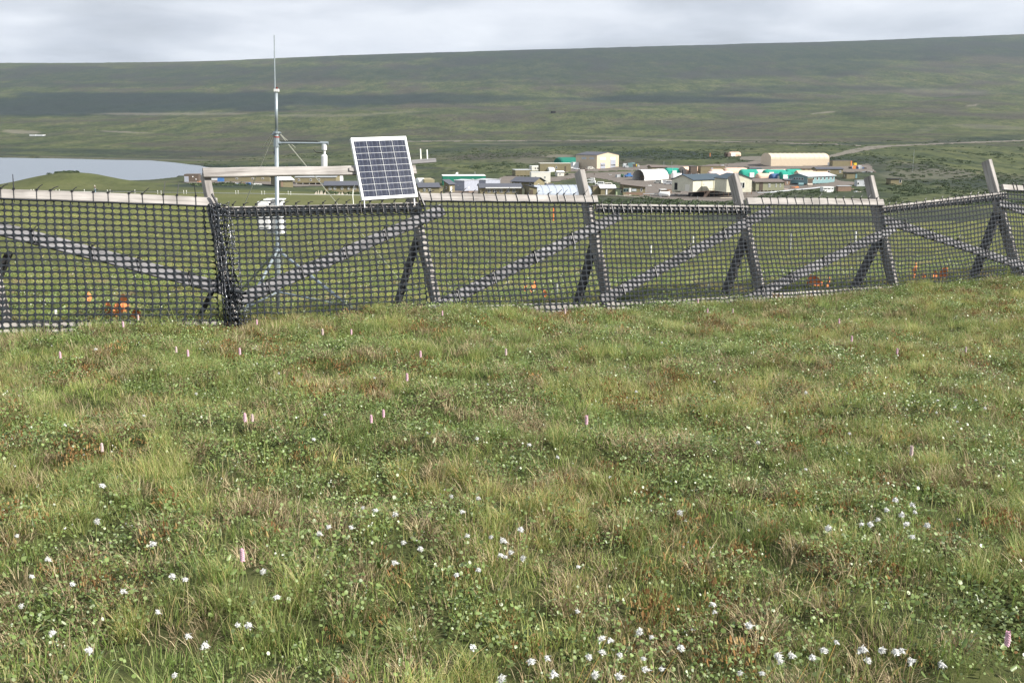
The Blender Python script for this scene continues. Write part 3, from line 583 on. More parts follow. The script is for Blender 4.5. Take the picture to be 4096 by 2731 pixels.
bist = [((139,823), 'pair of', 'pale pink flower spike growing alone below the first fence panel'), ((405,806), '', 'faded pink flower spike beside a brighter one below the bunched net'), ((432,815), '', 'bright lilac-pink flower spike beside a faded one below the bunched net'),
 ((551,810), '', 'pink flower spike below the foot of the bunched net'), ((741,766), '', 'pink flower spike at the turf edge below the tripod'), ((807,764), '', 'slender pink flower spike below the solar panel near the net'), ((966,820), '', 'thin faded flower spike below the second fence post'),
 ((1162,812), '', 'pink flower spike low in the grass below the third panel'), ((935,870), '', 'pale pink spike standing mid-slope under the solar panel'), ((563,966), '', 'lilac flower spike, shorter of two together on the rusty turf'), ((580,966), '', 'taller faded spike of two together on the rusty turf'),
 ((853,975), '', 'lower pink spike of two over dark round leaves'), ((881,957), '', 'upper pink spike of two over dark round leaves'), ((235,1036), '', 'long pink spike above reddish moss near the picture edge'), ((1347,982), '', 'pink spike alone in the mid-turf below the third post'),
 ((557,1282), '', 'slim pink spike amid round leaves in the lower turf'), ((2093,1041), '', 'thick lilac spike on the slope above the tall cottongrass stand'), ((2310,1505), '', 'large bright pink spike in the bottom corner of the turf'), ((1956,780), '', 'bright pink spike high on the slope below the last panels'),
 ((2218,806), '', 'faded brownish spike high on the slope near the end post'), ((2060,812), '', 'pale pink spike half hidden in high slope grass'), ((1927,741), '', 'small pale spike just under the fourth post'), ((1298,718), '', 'pink spike against the lower edge of the third panel'),
 ((1016,722), '', 'magenta-pink spike against the bottom board beside the second post'), ((283,747), '', 'pink spike in front of the bottom board of the first panel'), ((318,737), '', 'taller pink spike against the net of the first panel'), ((1603,692), '', 'pink spike against the net under the fourth panel'), ((1625,715), '', 'small pink spike in grass under the fourth panel'), ((1683,716), '', 'lilac spike in grass before the fourth post'), ((590,742), '', 'pink spike against the net under the tripod')]
for i, ((u, v), _, label) in enumerate(bist):
    big = v > 1200; hgt = .20 if big else .15
    g = above(u*1.7415, v*1.7415+5, hgt); r = empty('pink_flower', g, label, 'flower', 'pink bistort flower spikes')
    st = link('stem', STEMS[i % 3], r); st.scale = (.2, .2, hgt); sp2 = link('flower_spike', SPK[i % 3], r); sp2.location = (0, 0, hgt-.004); s = 1.0+.2*random.random(); sp2.scale = (s, s, s*1.05)
# ================================================================ FENCE
TAU = radians(24); FA = Vector((0.889, 0.458, 0)).normalized(); FN = Vector((FA.y, -FA.x, 0))     # along the fence; toward the camera side
FW = (Vector((0, 0, 1))*cos(TAU) - FN*sin(TAU)).normalized(); FO = (FN*cos(TAU)+Vector((0, 0, 1))*sin(TAU)).normalized()
FP0 = Vector((-.05, 10.0, EZ-1.76)); CAMP = Vector((0, 0, EZ))
def fp(u, v, off=0.0):
    d = Vector(ray(u, v)); t = ((FP0-CAMP).dot(FO))/d.dot(FO); return CAMP+d*t+FO*off
def wood(name, a, b_, c):
    m = bpy.data.materials.new(name); m.use_nodes = True; t = m.node_tree; b = t.nodes['Principled BSDF']; b.inputs['Roughness'].default_value = .85; b.inputs['Specular IOR Level'].default_value = .2
    at = N(t, 'ShaderNodeAttribute', attribute_name='grain'); mp = N(t, 'ShaderNodeMapping'); L(t, at.outputs['Vector'], mp.inputs[0]); mp.inputs['Scale'].default_value = (1.6, 26, 26)
    n = N(t, 'ShaderNodeTexNoise', i_Scale=1.0, i_Detail=8.0, i_Roughness=.65, i_Distortion=.6); L(t, mp.outputs[0], n.inputs[0])
    n2 = N(t, 'ShaderNodeTexNoise', i_Scale=3.0, i_Detail=5.0); L(t, at.outputs['Vector'], n2.inputs[0])
    c1_ = ramp(t, n.outputs[0], [(0.30, c), (0.47, a), (0.70, b_)]); x = N(t, 'ShaderNodeMix', data_type='RGBA', blend_type='MULTIPLY'); x.inputs[0].default_value = 1
    L(t, c1_, x.inputs[6]); L(t, ramp(t, n2.outputs[0], [(.35, (.72, .70, .68)), (.65, (1.05, 1.03, 1.0))]), x.inputs[7]); L(t, x.outputs[2], b.inputs['Base Color'])
    bp = N(t, 'ShaderNodeBump', i_Strength=.5, i_Distance=.004); L(t, n.outputs[0], bp.inputs['Height']); L(t, bp.outputs[0], b.inputs['Normal']); return m
WOOD = wood('weathered_grey_wood', (.215, .215, .23), (.31, .31, .325), (.11, .108, .11))
WOOD2 = wood('silvered_board', (.35, .335, .325), (.50, .48, .465), (.17, .155, .148))
DWOOD = wood('shade_dark_prop', (.060, .060, .062), (.085, .085, .088), (.035, .035, .036))  # shade and overlying net put into the wood colour of the props
NETM = mat('black_plastic_net', (.021, .025, .030), .62, .10, noise_amt=.3, nscale=40)
TIEM = mat('black_cable_tie', (.02, .02, .024), .4, .5)
fence = empty('snow_fence', FP0, 'leaning grey timber fence hung with black plastic netting across the tundra', 'fence')
FI = fence.location.copy()
def board(name, a, b, w, t, up, m=WOOD, parent=fence, taper=0.0):
    """a sawn plank with slightly worn edges; carries its own grain coordinates"""
    a = Vector(a)-(FI if parent is fence else Vector((0, 0, 0))); b = Vector(b)-(FI if parent is fence else Vector((0, 0, 0)))
    d = b-a; l = d.length; d.normalize(); n = d.cross(Vector(up)).normalized(); u = n.cross(d).normalized(); K = 12; pr = []; e = .006
    prof = [(-w/2+e, -t/2), (w/2-e, -t/2), (w/2, -t/2+e), (w/2, t/2-e), (w/2-e, t/2), (-w/2+e, t/2), (-w/2, t/2-e), (-w/2, -t/2+e)]
    V = []; G = []; sd0 = random.random()*50; bow = random.uniform(-.003, .003)*l
    for i in range(K+1):
        q = i/K; c = a+d*l*q+u*bow*sin(pi*q)+n*bow*.4*sin(pi*q)
        for (x, y) in prof:
            jx = (noise.noise(Vector((q*l*3+sd0, x*9, y*9)))*.004); V.append(c+u*(x+jx)+n*(y+jx*.5)); G.append((q*l+sd0, x+sd0*.3, y))
    F = [tuple(range(7, -1, -1)), tuple(K*8+j for j in range(8))]
    for i in range(K):
        for j in range(8): F.append((i*8+j, i*8+(j+1) % 8, (i+1)*8+(j+1) % 8, (i+1)*8+j))
    me = bpy.data.meshes.new(name); me.from_pydata(V, [], F); me.materials.append(m)
    at = me.attributes.new('grain', 'FLOAT_VECTOR', 'POINT'); at.data.foreach_set('vector', [q for g in G for q in g]); me.update()
    return link(name, me, parent)
SZ = Vector((0, 0, 1))
# posts, each a plank set edge-on to the run of the fence
posts = [((-95, 735), (45, 1345)), ((826, 684), (956, 1330)), ((1628, 655), (1774, 1262)), ((2334, 674), (2462, 1240)), ((2951, 690), (3074, 1195)), ((3496, 698), (3606, 1172)), ((3968, 634), (4106, 1120))]
for (t_, b_) in posts:
    bo = fp(*b_, -.095); to = fp(*t_, -.095); d = (bo-to).normalized()
    g = bo+d*.12; p = board('post', g, to, .135, .066, FO, WOOD2)
# rear props
for (a, b_) in (((905, 1050), (790, 1285)), ((1700, 905), (1572, 1272)), ((2412, 925), (2300, 1215)), ((3016, 925), (2892, 1200)), ((3552, 940), (3405, 1175)), ((4030, 830), (3885, 1132)), ((25, 1010), (-95, 1290))):
    top = fp(*a, -.16); g = fp(b_[0], b_[1]-6, 0); g = P(b_[0], b_[1], g.y+.42); g.z = min(g.z, float(H(g.x, g.y))); board('prop', g-(top-g).normalized()*.15, top+(top-g).normalized()*.05, .155, .045, FO, DWOOD)
# rails
rails = [((-150, 774), (869, 811)), ((862, 848), (1684, 827)), ((1674, 790), (2388, 798)), ((2384, 834), (2994, 840)), ((2988, 807), (3532, 811)), ((3528, 840), (4024, 781)), ((4010, 750), (4420, 772))]
for i, (a, b_) in enumerate(rails): board('rail', fp(*a, .0), fp(*b_, .0), .089, .038, FW, WOOD2)
board('upper_rail', fp(812, 692, .0), fp(1662, 680, .0), .092, .038, FW, WOOD2)
# diagonals and bottom boards
diags = [((-120, 885), (952, 1172)), ((948, 1206), (1772, 838)), ((1718, 1240), (2478, 862)), ((2405, 1202), (3084, 838)), ((2965, 1212), (3578, 912)), ((3532, 878), (4110, 1072)), ((3990, 808), (4300, 920))]
for i, (a, b_) in enumerate(diags): board('diagonal', fp(*a, .0), fp(*b_, .0), .114, .036, FW, WOOD)
for (a, b_) in (((-120, 1312), (940, 1304)), ((1752, 1250), (2395, 1226)), ((1000, 1326), (1730, 1300)), ((2420, 1232), (2990, 1200)), ((3000, 1196), (3580, 1160))): board('bottom_board', fp(*a, .0), fp(*b_, .0), .10, .036, FW, WOOD2)
# netting
BASE = [(-150, 1345), (0, 1338), (900, 1330), (1000, 1322), (1760, 1280), (2100, 1266), (2460, 1244), (3070, 1200), (3600, 1168), (4100, 1118), (4400, 1080)]
def bot(u): return float(np.interp(u, [p[0] for p in BASE], [p[1] for p in BASE]))
def lerp(a, b, t): return a+(b-a)*t
CELL = 16
_ang = np.arange(CELL)*2*pi/CELL+pi/CELL*0
def cellring():
    outer = []; inner = []
    for a in _ang:
        c, s = cos(a), sin(a); k = max(abs(c), abs(s)); outer.append((.5+.5*c/k, .5+.5*s/k))
        e = 1/((abs(c)**2.7+abs(s)**2.7)**(1/2.7)); inner.append((.5+.425*c*e, .5+.385*s*e))
    return outer, inner
_OUT, _IN = cellring()
def net(name, u0, u1, topf, nrow, dispf, length=None, botf=bot, leanpx=0, mm=None, ncol=None):
    A = fp(u0, topf(u0)); B_ = fp(u1, topf(u1)); nc = ncol or max(4, int(round((B_-A).length/.066)))
    V = []; F = []
    for j in range(nrow):
        for i in range(nc):
            k = len(V); jj = random.uniform(-.02, .02); ii = random.uniform(-.02, .02)
            for ring, sc in ((_OUT, 0), (_IN, 1)):
                for (x, y) in ring:
                    s = (i+x+(ii if sc else 0))/nc; t = (j+1-y+(jj if sc else 0))/nrow
                    V.append((s, t))
            for q in range(CELL): r = (q+1) % CELL; F.append((k+q, k+r, k+CELL+r, k+CELL+q))
    P3 = []
    for (s, t) in V:
        u = lerp(u0, u1, s); vt = topf(u); vb = botf(u+leanpx*.5)
        du = leanpx*t; v = lerp(vt, vb, t); off, dv, dx = dispf(s, t, u)
        P3.append(fp(u+du+dx, v+dv, .027+off)-FI)
    o = link(name, npmesh(name, [tuple(p) for p in P3], F, mm or NETM), fence)
    w = o.modifiers.new('weld', 'WELD'); w.merge_threshold = .0004
    sm = o.modifiers.new('thickness', 'SOLIDIFY'); sm.thickness = .003; sm.offset = 0
    return o
def rail_line(i, edge, sc=.5):
    (a, b_) = rails[i]
    def f(u):
        t = (u-a[0])/(b_[0]-a[0]); v = lerp(a[1], b_[1], t); p = fp(u, v); dep = p.y*cp-(p.z-EZ)*sp; return v+edge*.5*.089*FL/dep*.93
    return f
def wavy(k, amp=.008, sag=4):
    def f(s, t, u):
        o = noise.noise(Vector((s*5+k*9, t*3.2, k)))*amp*2.2*t**.5+noise.noise(Vector((s*3+k*4, t*11, k+70)))*amp*1.1*t**.3+noise.noise(Vector((s*16+k*3, t*9, k+7)))*amp*.7
        dv = sag*sin(pi*s)*t*(1-t)*4+noise.noise(Vector((s*4.5, t*7+k*5, k+20)))*6*(t**.5)*(1-t*.3)+noise.noise(Vector((s*13, t*2+k*5, k+40)))*3.5*t
        dx = noise.noise(Vector((s*2.5+k, t*2.5, k+30)))*22*t*(1-.3*t)+noise.noise(Vector((s*8+k, t*6, k+50)))*5*t
        return max(o, -.002), dv, dx
    return f
netspec = [(0, -150, 862, 1), (1, 880, 1690, -1), (2, 1690, 2386, 1), (3, 2386, 2992, -1), (4, 2992, 3530, 1), (5, 3530, 4018, -1), (6, 4018, 4420, 1)]
nrows = [22, 21, 21, 21, 21, 20, 20]
for i, (ri, u0, u1, e) in enumerate(netspec):
    rl = rail_line(ri, e); tf = (lambda u, rl=rl, e=e: rl(u)+(7 if e < 0 else -1))
    net('netting', u0-(17 if i else 0), u1-17, tf, nrows[i]+(1 if e < 0 else 0), wavy(i+1, sag=(-3, 8, 6, 7, 5, 16, 5)[i]), leanpx=34)
    if e < 0: net('netting', u0+4, u1+4, lambda u, rl=rl: rl(u)+8, 2, lambda s, t, u: (.012, 0, 0), botf=lambda u, rl=rl, k=(0, 48, 0, 38, 0, 30)[ri] if ri < 6 else 30: rl(u)+k, ncol=None)
# the net gathered into a bunch round the second post
GLOSS = mat('glossy_folded_net', (.04, .043, .05), .24, 1.0, noise_amt=.3, nscale=30, coat=1.0)
def gath(k, amp):
    def f(s, t, u):
        z = (abs(((s*5.5+noise.noise(Vector((t*3, k, 1)))*.8) % 1)-.5)*2-.5)*amp*(.5+.7*t)
        return .055+z+noise.noise(Vector((s*9+k, t*14, k)))*amp*.6, noise.noise(Vector((s*6, t*5, k+3)))*16, noise.noise(Vector((s*3+k, t*6, k+9)))*16
    return f
for k, (ua, ub, w0, mm) in enumerate(((826, 893, 0, NETM), (836, 915, 1, GLOSS))):
    net('gathered_netting', ua, ub, lambda u: 829, 23, gath(k, .045), leanpx=70, mm=mm, ncol=(5, 6)[k])
def bunch_band(u, v, du, dv, w):
    b = MB(); pts = []
    for j in range(9): q = j/8; pts.append(fp(u+du*q+6*sin(q*9), v+dv*q, .07+.02*sin(q*14))-FI)
    b.tube(pts, [w*(.6+.5*abs(sin(j*1.3))) for j in range(9)], 7); return b.obj('net_roll', NETM, fence)
bunch_band(862, 838, 10, 22, .02); bunch_band(900, 1165, 80, 18, .018)
# black rolled edge of the net just under the exposed rails
for (ri, u0, u1, e) in netspec:
    rl = rail_line(ri, e); b = MB(); b.tube([fp(lerp(u0, u1, q/14), rl(lerp(u0, u1, q/14))+(3 if e > 0 else 22)+1.5*sin(q*2.1), .036)-FI for q in range(15)], .0075 if e > 0 else .006, 5); b.obj('net_hem', NETM, fence)
# cable ties with their tails
def tie(u, vt, vb, off, tail, ang, slant=6):
    b = MB(); a = fp(u, vt, off)-FI; c = fp(u+slant, vb, off)-FI
    b.beam(a, c, .011, .004, FO); b.beam(c, c-FO*(off+.02), .005, .003, FA); b.box(a+FW*.003, (.016,.016,.016)); b.beam(a, a-FO*(off+.018), .005, .003, FA)
    d = (FA*cos(ang)+SZ*sin(ang)-FN*.25).normalized(); p1 = a+d*tail*.5+SZ*.004; b.tube([a, p1, a+d*tail+SZ*.006*(1 if tail > .08 else -1)], [.0045, .004, .003], 4)
    return b.obj('cable_tie', TIEM, fence)
long_ = {0: {55: (.12, 88), 652: (.12, 76), 707: (.11, 76), 782: (.10, 93)}}
xs0 = [3, 55, 147, 202, 288, 373, 432, 515, 568, 652, 707, 782]
xs = {0: xs0, 1: [898, 928, 972, 1020, 1075, 1132, 1180, 1230, 1288, 1338, 1381, 1435, 1475, 1523, 1572, 1620], 2: [1718, 1762, 1798, 1846, 1889, 1932, 1980, 2018, 2061, 2108, 2144, 2190, 2225, 2252, 2292, 2332, 2364],
      3: [2398, 2436, 2478, 2512, 2555, 2592, 2637, 2670, 2708, 2747, 2782, 2860, 2893, 2928, 2962], 4: [3042, 3077, 3107, 3143, 3175, 3208, 3239, 3271, 3304, 3337, 3368, 3402, 3437, 3470, 3502], 5: [3545, 3572, 3597, 3626, 3655, 3690, 3725, 3757, 3782, 3812, 3840, 3870, 3900, 3928, 3958, 3990], 6: [4046, 4060, 4088]}
for ri, lst in xs.items():
    rt = rail_line(ri, -1); rb = rail_line(ri, 1)
    for u in lst:
        tl, an = long_.get(ri, {}).get(u, (random.uniform(.045, .085), random.uniform(22, 48)))
        tie(u, rt(u)-1, rb(u)+(4 if ri % 2 == 0 else 7), .024 if ri % 2 == 0 else .045, tl, radians(an), random.uniform(4, 11) if ri else random.uniform(1, 4))
b = MB(); b.beam(fp(843, 786, .06)-FI, fp(872, 838, .06)-FI, .03, .012, FO); b.obj('tie_strap', TIEM, fence); b = MB(); b.beam(fp(1668, 775, .05)-FI, fp(1690, 830, .05)-FI, .03, .012, FO); b.obj('tie_strap', TIEM, fence)
for di, (a, b_) in enumerate(diags[:6]):
    for q in ((.14, .33, .52, .72) if di else (.25, .45, .62, .8)):
        q += random.uniform(-.03, .03); u = lerp(a[0], b_[0], q); v = lerp(a[1], b_[1], q); h = 27-di*1.5
        tie(u-5, v-h, v+h, .045, random.uniform(.03, .07), radians(random.uniform(10, 60)), 12)
# the little plank with two pegs beside the solar panel
board('cross_plank', fp(1642, 652, .02), fp(1738, 645, .02), .042, .05, SZ, WOOD)
PEG = mat('pale_peg', (.62, .62, .56), .6, .3)
for (u, vt) in ((1681, 600), (1707, 603)): b = MB(); b.beam(fp(u, 640, .02)-FI, fp(u-2, vt, .02)-FI, .011, .011, FA); b.obj('peg', PEG, fence)
LATH = mat('orange_lath', (.60, .27, .14), .8, .2); b = MB(); b.beam(fp(1667, 714, -.12)-FI, fp(1683, 682, -.2)-FI, .02, .012, FO); b.obj('lath', LATH, fence)
# ---------------------------------------------------------------- solar panel
ALU = mat('white_aluminium', (.78, .79, .80), .35, .5, noise_amt=.03, coat=.2); CELLM = mat('blue_black_cell', (.028, .034, .058), .16, .35, noise_amt=.5, nscale=25); BUS = mat('silver_line', (.20, .21, .25), .5, .3)
bl = fp(1441, 812, .075); br = fp(1662, 798, .075); tl = fp(1398, 560, .055); tr = fp(1615, 556, .055)
o_ = (bl+br)/2; Ux = (br-bl).normalized(); Vx = (((tl+tr)/2-o_)-Ux*((tl+tr)/2-o_).dot(Ux)*.0); PW = (br-bl).length; PH = Vx.length; Vx.normalize(); Nx = Ux.cross(Vx).normalized()
sp_ = empty('solar_panel', o_, 'small tilted solar panel with white frame mounted on the fence rails', 'solar panel')
def sl(x, y, z=0): return Ux*x+Vx*y+Nx*z
def slab(name, x0, x1, y0, y1, z0, z1, m, parent=sp_):
    b = MB(); b.add([sl(x, y, z) for z in (z0, z1) for y in (y0, y1) for x in (x0, x1)], [(0, 2, 3, 1), (4, 5, 7, 6), (0, 1, 5, 4), (2, 6, 7, 3), (0, 4, 6, 2), (1, 3, 7, 5)]); return b.obj(name, m, parent)
hw = PW/2; fr = .017
slab('backing', -hw+.004, hw-.004, .004, PH-.004, -.020, -.004, ALU)
for (x0, x1, y0, y1) in ((-hw, hw, 0, fr*1.3), (-hw, hw, PH-fr*1.6, PH), (-hw, -hw+fr, fr*1.3, PH-fr*1.6), (hw-fr*1.1, hw, fr*1.3, PH-fr*1.6)): slab('frame_bar', x0, x1, y0, y1, -.036, .003, ALU)
x0, x1, y0, y1 = -hw+fr+.004, hw-fr*1.1-.004, fr*1.3+.008, PH-fr*1.6-.008; cw = (x1-x0)/4; ch = (y1-y0)/9
b = MB(); g = .0026
def q4(xa, xb, ya, yb, z): return [sl(xa, ya, z), sl(xb, ya, z), sl(xb, yb, z), sl(xa, yb, z)]
vs = q4(g/2, cw-g/2, g/2, ch-g/2, 0); me = bpy.data.meshes.new('cell'); fcs = [(0, 1, 2, 3)]
for i, q in enumerate((.14, .42, .80)): k = len(vs); vs += q4(cw*q, cw*q+.0014, g/2, ch-g/2, .0006); fcs.append((k, k+1, k+2, k+3))
me.from_pydata(vs, [], fcs); me.materials.append(CELLM); me.materials.append(BUS); me.polygons.foreach_set('material_index', [0, 1, 1, 1])
for i in range(4):
    for j in range(9): c_ = link('cell', me, sp_); c_.location = sl(x0+cw*i, y0+ch*j, -.0035)
for (u, v) in ((1449, 828), (1648, 818)): b = MB(); b.beam(fp(u, v-14, .06)-o_, fp(u+2, v+14, .06)-o_, .026, .006, FO); b.obj('mounting_clip', ALU, sp_)
b = MB(); b.beam(fp(1393, 682, .03)-o_, fp(1425, 686, .03)-o_, .035, .012, FW); b.obj('bracket', WOOD2, sp_)
CAB = mat('pale_cable', (.70, .70, .62), .5, .3); b = MB(); b.tube([fp(1422, 735, -.02)-o_, fp(1413, 755, .0)-o_, fp(1411, 785, .0)-o_, fp(1414, 818, 0)-o_], .0045, 5); b.obj('cable', CAB, sp_)
# ---------------------------------------------------------------- instrument tripod
GALV = mat('galvanised_steel', (.36, .41, .43), .42, .5, .5, .12, 30); WHT = mat('white_enamel', (.80, .80, .78), .45, .5, noise_amt=.04); DRK = mat('dark_rubber', (.03, .03, .03), .6, .3)
MY = 12.7; Mg = ground(1112, 1238, 10.5); MY = Mg.y
mt = empty('weather_mast', Mg, 'galvanised tripod mast with whip antenna, side arm and white boxes beyond the net', 'weather station')
def mp_(u, v, y=0): return P(u, v, MY+y)-Mg
b = MB(); b.tube([mp_(1112, 1245), mp_(1110, 1000), mp_(1106, 530)], .024, 10); b.obj('mast', GALV, mt, True)
b = MB(); b.tube([mp_(1106, 535), mp_(1105, 372)], .0175, 10); b.obj('upper_pole', GALV, mt, True)
b = MB(); b.tube([mp_(1100, 372), mp_(1099, 300), mp_(1097, 145)], [.010, .008, .006], 6); b.tube([mp_(1097, 147), mp_(1097, 141)], .006, 5); b.obj('whip_antenna', GALV, mt)
b = MB(); b.box(mp_(1106, 362), (.055, .04, .03)); b.obj('antenna_mount', WHT, mt); b = MB(); b.tube([mp_(1107, 357), mp_(1107, 350)], .012, 8); b.obj('mount_cap', mat('dark_red_cap', (.16, .03, .02), .5), mt)
b = MB(); b.tube([mp_(1106, 560), mp_(1106, 548)], .031, 10); b.tube([mp_(1106, 535), mp_(1106, 526)], .036, 10); b.tube([mp_(1088, 540), mp_(1124, 532)], .012, 6); b.obj('guy_collar', GALV, mt)
b = MB(); b.tube([mp_(1106, 551), mp_(1106, 546)], .0325, 10); b.obj('red_band', mat('red_band', (.3, .05, .03), .5), mt)
b = MB(); b.tube([mp_(1106, 588), mp_(1106, 560)], .033, 10); b.tube([mp_(1106, 575), mp_(1124, 573)], .022, 8); b.obj('arm_clamp', GALV, mt)
b = MB(); b.tube([mp_(1110, 572), mp_(1312, 574)], .0135, 8); b.tube([mp_(1282, 573), mp_(1313, 574)], .020, 8); b.obj('side_arm', GALV, mt)
b = MB(); b.tube([mp_(1118, 566), mp_(1190, 565), mp_(1268, 566), mp_(1276, 572)], .006, 5); b.tube([mp_(1100, 580), mp_(1096, 610), mp_(1103, 628)], .006, 5); b.tube([mp_(1254, 598), mp_(1264, 610), mp_(1290, 612)], .005, 5); b.obj('cable', DRK, mt)
b = MB(); b.tube([mp_(1297, 578), mp_(1297, 600)], .030, 8); b.tube([mp_(1298, 588), mp_(1298, 620)], .013, 8); b.tube([mp_(1297, 618), mp_(1297, 624), mp_(1297, 690)], [.022, .036, .036], 12); b.obj('hanging_sensor', WHT, mt)
for n_, (ua, ub, va, vb, dd, de) in enumerate(((1033, 1088, 806, 916, .02, .14), (1068, 1139, 800, 932, .12, .18))):
    c1_ = mp_(ua, va, dd); c2_ = mp_(ub, vb, dd); b = MB(); b.beam(Vector(((c1_.x+c2_.x)/2, c1_.y, c2_.z)), Vector(((c1_.x+c2_.x)/2, c1_.y, c1_.z)), abs(c2_.x-c1_.x), de, (1, 0, 0), .012); o = b.obj('enclosure', WHT, mt)
    b = MB(); b.beam(Vector(((c1_.x+c2_.x)/2, c1_.y-de/2-.006, c2_.z+.03)), Vector(((c1_.x+c2_.x)/2, c1_.y-de/2-.006, c1_.z-.03)), abs(c2_.x-c1_.x)-.03, .01, (1, 0, 0)); b.obj('enclosure_door', WHT, o)
b = MB(); b.box(mp_(1100, 797, .1), (.23, .2, .012)); b.obj('rain_lid', WHT, mt)
feet = [(1416, 1246), (985, 1300), (938, 1192)]; FEETL = []
for (u, v) in feet:
    g = ground(u, v, 10.2); l_ = b = MB(); b.tube([mp_(1111, 1000), g-Mg+SZ*.02], .018, 7); b.obj('leg', GALV, mt); b = MB(); b.tube([mp_(1112, 1168), (g-Mg)*.97+SZ*.05], .013, 6); b.obj('strut', GALV, mt)
    b = MB(); b.box(g-Mg+SZ*.02, (.09, .09, .015)); b.obj('foot', GALV, mt)
b = MB(); b.tube([mp_(1111, 1170), mp_(1111, 985)], .034, 10); b.obj('lower_sleeve', GALV, mt); b = MB(); b.tube([mp_(1095, 995), mp_(1128, 1000)], .022, 8); b.obj('leg_clamp', GALV, mt)
ROPE = mat('guy_rope', (.62, .63, .56), .8)
for (ua, va, ub, vb, ee) in ((1094, 538, 965, 850, 2.0), (1120, 536, 1370, 840, 1.5), (1092, 534, 1050, 592, .3), (1122, 538, 1180, 590, 1.0)):
    e = mp_(ub, vb, ee)
    if vb > 700:
        d = (e-mp_(ua, va)); k = 1.0
        for k in np.linspace(1, 3, 60):
            q = Mg+mp_(ua, va)+d*k
            if q.z < float(H(q.x, q.y)): break
        e = mp_(ua, va)+d*k
    b = MB(); b.tube([mp_(ua, va), e], .0065, 4); b.obj('guy_rope', ROPE, mt)
# ---------------------------------------------------------------- flags and stakes in the meadow
ORG = mat('orange_vinyl', (.98, .34, .13), .5, .2, noise_amt=.02); WIRE = mat('flag_wire', (.2, .2, .2), .5, .5)
flags = [(358, 1190, 14, 30, 'slim orange marker flag by itself under the first diagonal board'), (434, 1232, 16, 44, 'folded orange marker flag, westernmost of the close trio'), (472, 1240, 26, 42, 'wide orange marker flag in the middle of the close trio'), (497, 1212, 26, 56, 'tallest orange marker flag of the close trio'), (546, 1272, 24, 34, 'low orange marker flag near the bottom board before the bunched net'),
 (2102, 1152, 9, 26, 'thin orange marker flag beginning the row under the third panel'), (2127, 1158, 12, 24, 'low orange marker flag beside a thin one under the third panel'), (2138, 1144, 10, 26, 'upright orange marker flag in the middle of the third panel row'), (2178, 1178, 11, 24, 'orange marker flag set apart and lowest in the third panel row'),
 (3248, 1120, 26, 28, 'wide orange marker flag resting under the fifth diagonal board'), (3274, 1140, 20, 14, 'flattened orange marker flag just below the wide one'), (3312, 1150, 10, 30, 'dull orange marker flag near the dark prop'),
 (3658, 1072, 14, 30, 'upright orange marker flag highest in the sixth panel'), (3653, 1112, 10, 20, 'small orange marker flag directly below the upright one'), (3690, 1118, 10, 14, 'tiny orange marker flag between the small one and the slim one'), (3735, 1120, 11, 26, 'slim orange marker flag before the big one'), (3773, 1095, 26, 38, 'biggest orange marker flag under the sixth diagonal board')]
for i, (u, v, w, h, lab) in enumerate(flags):
    g = ground(u, v+h*.5+18, float(fence_y((u-CX)/FL*11))+1.0); k = g.y/FL*1.03; W_, H_ = w*k*(1.5 if u < 3000 else 1.9), h*k*(1.25 if u < 3000 else 1.5); hh = (h+24)*k
    r = empty('marker_flag', g, lab, 'marker flag', 'orange marker flags beyond the net', random.uniform(.35, .9)); b = MB(); b.tube([(0, 0, -.05), (0, 0, hh)], .0015, 4); b.obj('wire', WIRE, r)
    b = MB(); pts = [(-.1, 1.0), (.15, 1.0), (.55, .62), (.5, .25), (.2, .0), (-.35, .05), (-.5, .3), (-.3, .7)]; fr_ = [(x*W_, sin(x*5+i)*W_*.22, hh-H_+z*H_) for x, z in pts]; n0 = len(fr_)
    b.add(fr_+[(0, W_*.1, hh-H_*.5)], [(j, (j+1) % n0, n0) for j in range(n0)]); o = b.obj('flag', ORG, r)
PVC = mat('white_pipe', (.78, .78, .74), .5, .4); GRYP = mat('grey_pipe', (.36, .37, .35), .7, .3); OGS = mat('orange_stake', (.80, .22, .07), .7); BLP = mat('blue_pail', (.12, .28, .42), .5)
stakes = [(2603, 1012, 7, 34, PVC, 'bright white pipe stub in the meadow behind the fourth diagonal'), (2772, 972, 6, 26, PVC, 'white pipe stub partly hidden by the fourth diagonal board'), (3160, 1000, 7, 70, GRYP, 'tall dull marker post behind the fifth panel'), (3420, 985, 7, 58, PVC, 'pale marker post just above the fifth diagonal'),
 (1803, 1035, 7, 28, GRYP, 'grey stub behind the left part of the third panel'), (2226, 1180, 12, 48, GRYP, 'thick grey tube in the meadow beside the small orange flags'), (224, 1270, 12, 34, PVC, 'white tube stub just above the bottom board of the first panel'), (2834, 1172, 9, 34, PVC, 'white stub at the turf edge below the fourth panel'), (2298, 1005, 7, 34, GRYP, 'brownish stub behind the third diagonal'),
 (2213, 884, 5, 50, OGS, 'orange lath stake rising behind the middle of the third rail'), (1690, 720, 4, 20, OGS, None)]
for (u, v, w, h, m, lab) in stakes:
    if not lab: continue
    g = ground(u, v, float(fence_y((u-CX)/FL*11))+.8); k = g.y/FL*1.02; b = MB(); b.tube([(0, 0, -.1), (0, 0, h*k*.98), (0, 0, h*k)], [w*k/2, w*k/2, w*k*.42], 8); o = b.obj('marker_post', m); o.location = g; tag(o, lab, 'marker post', 'marker posts in the meadow')
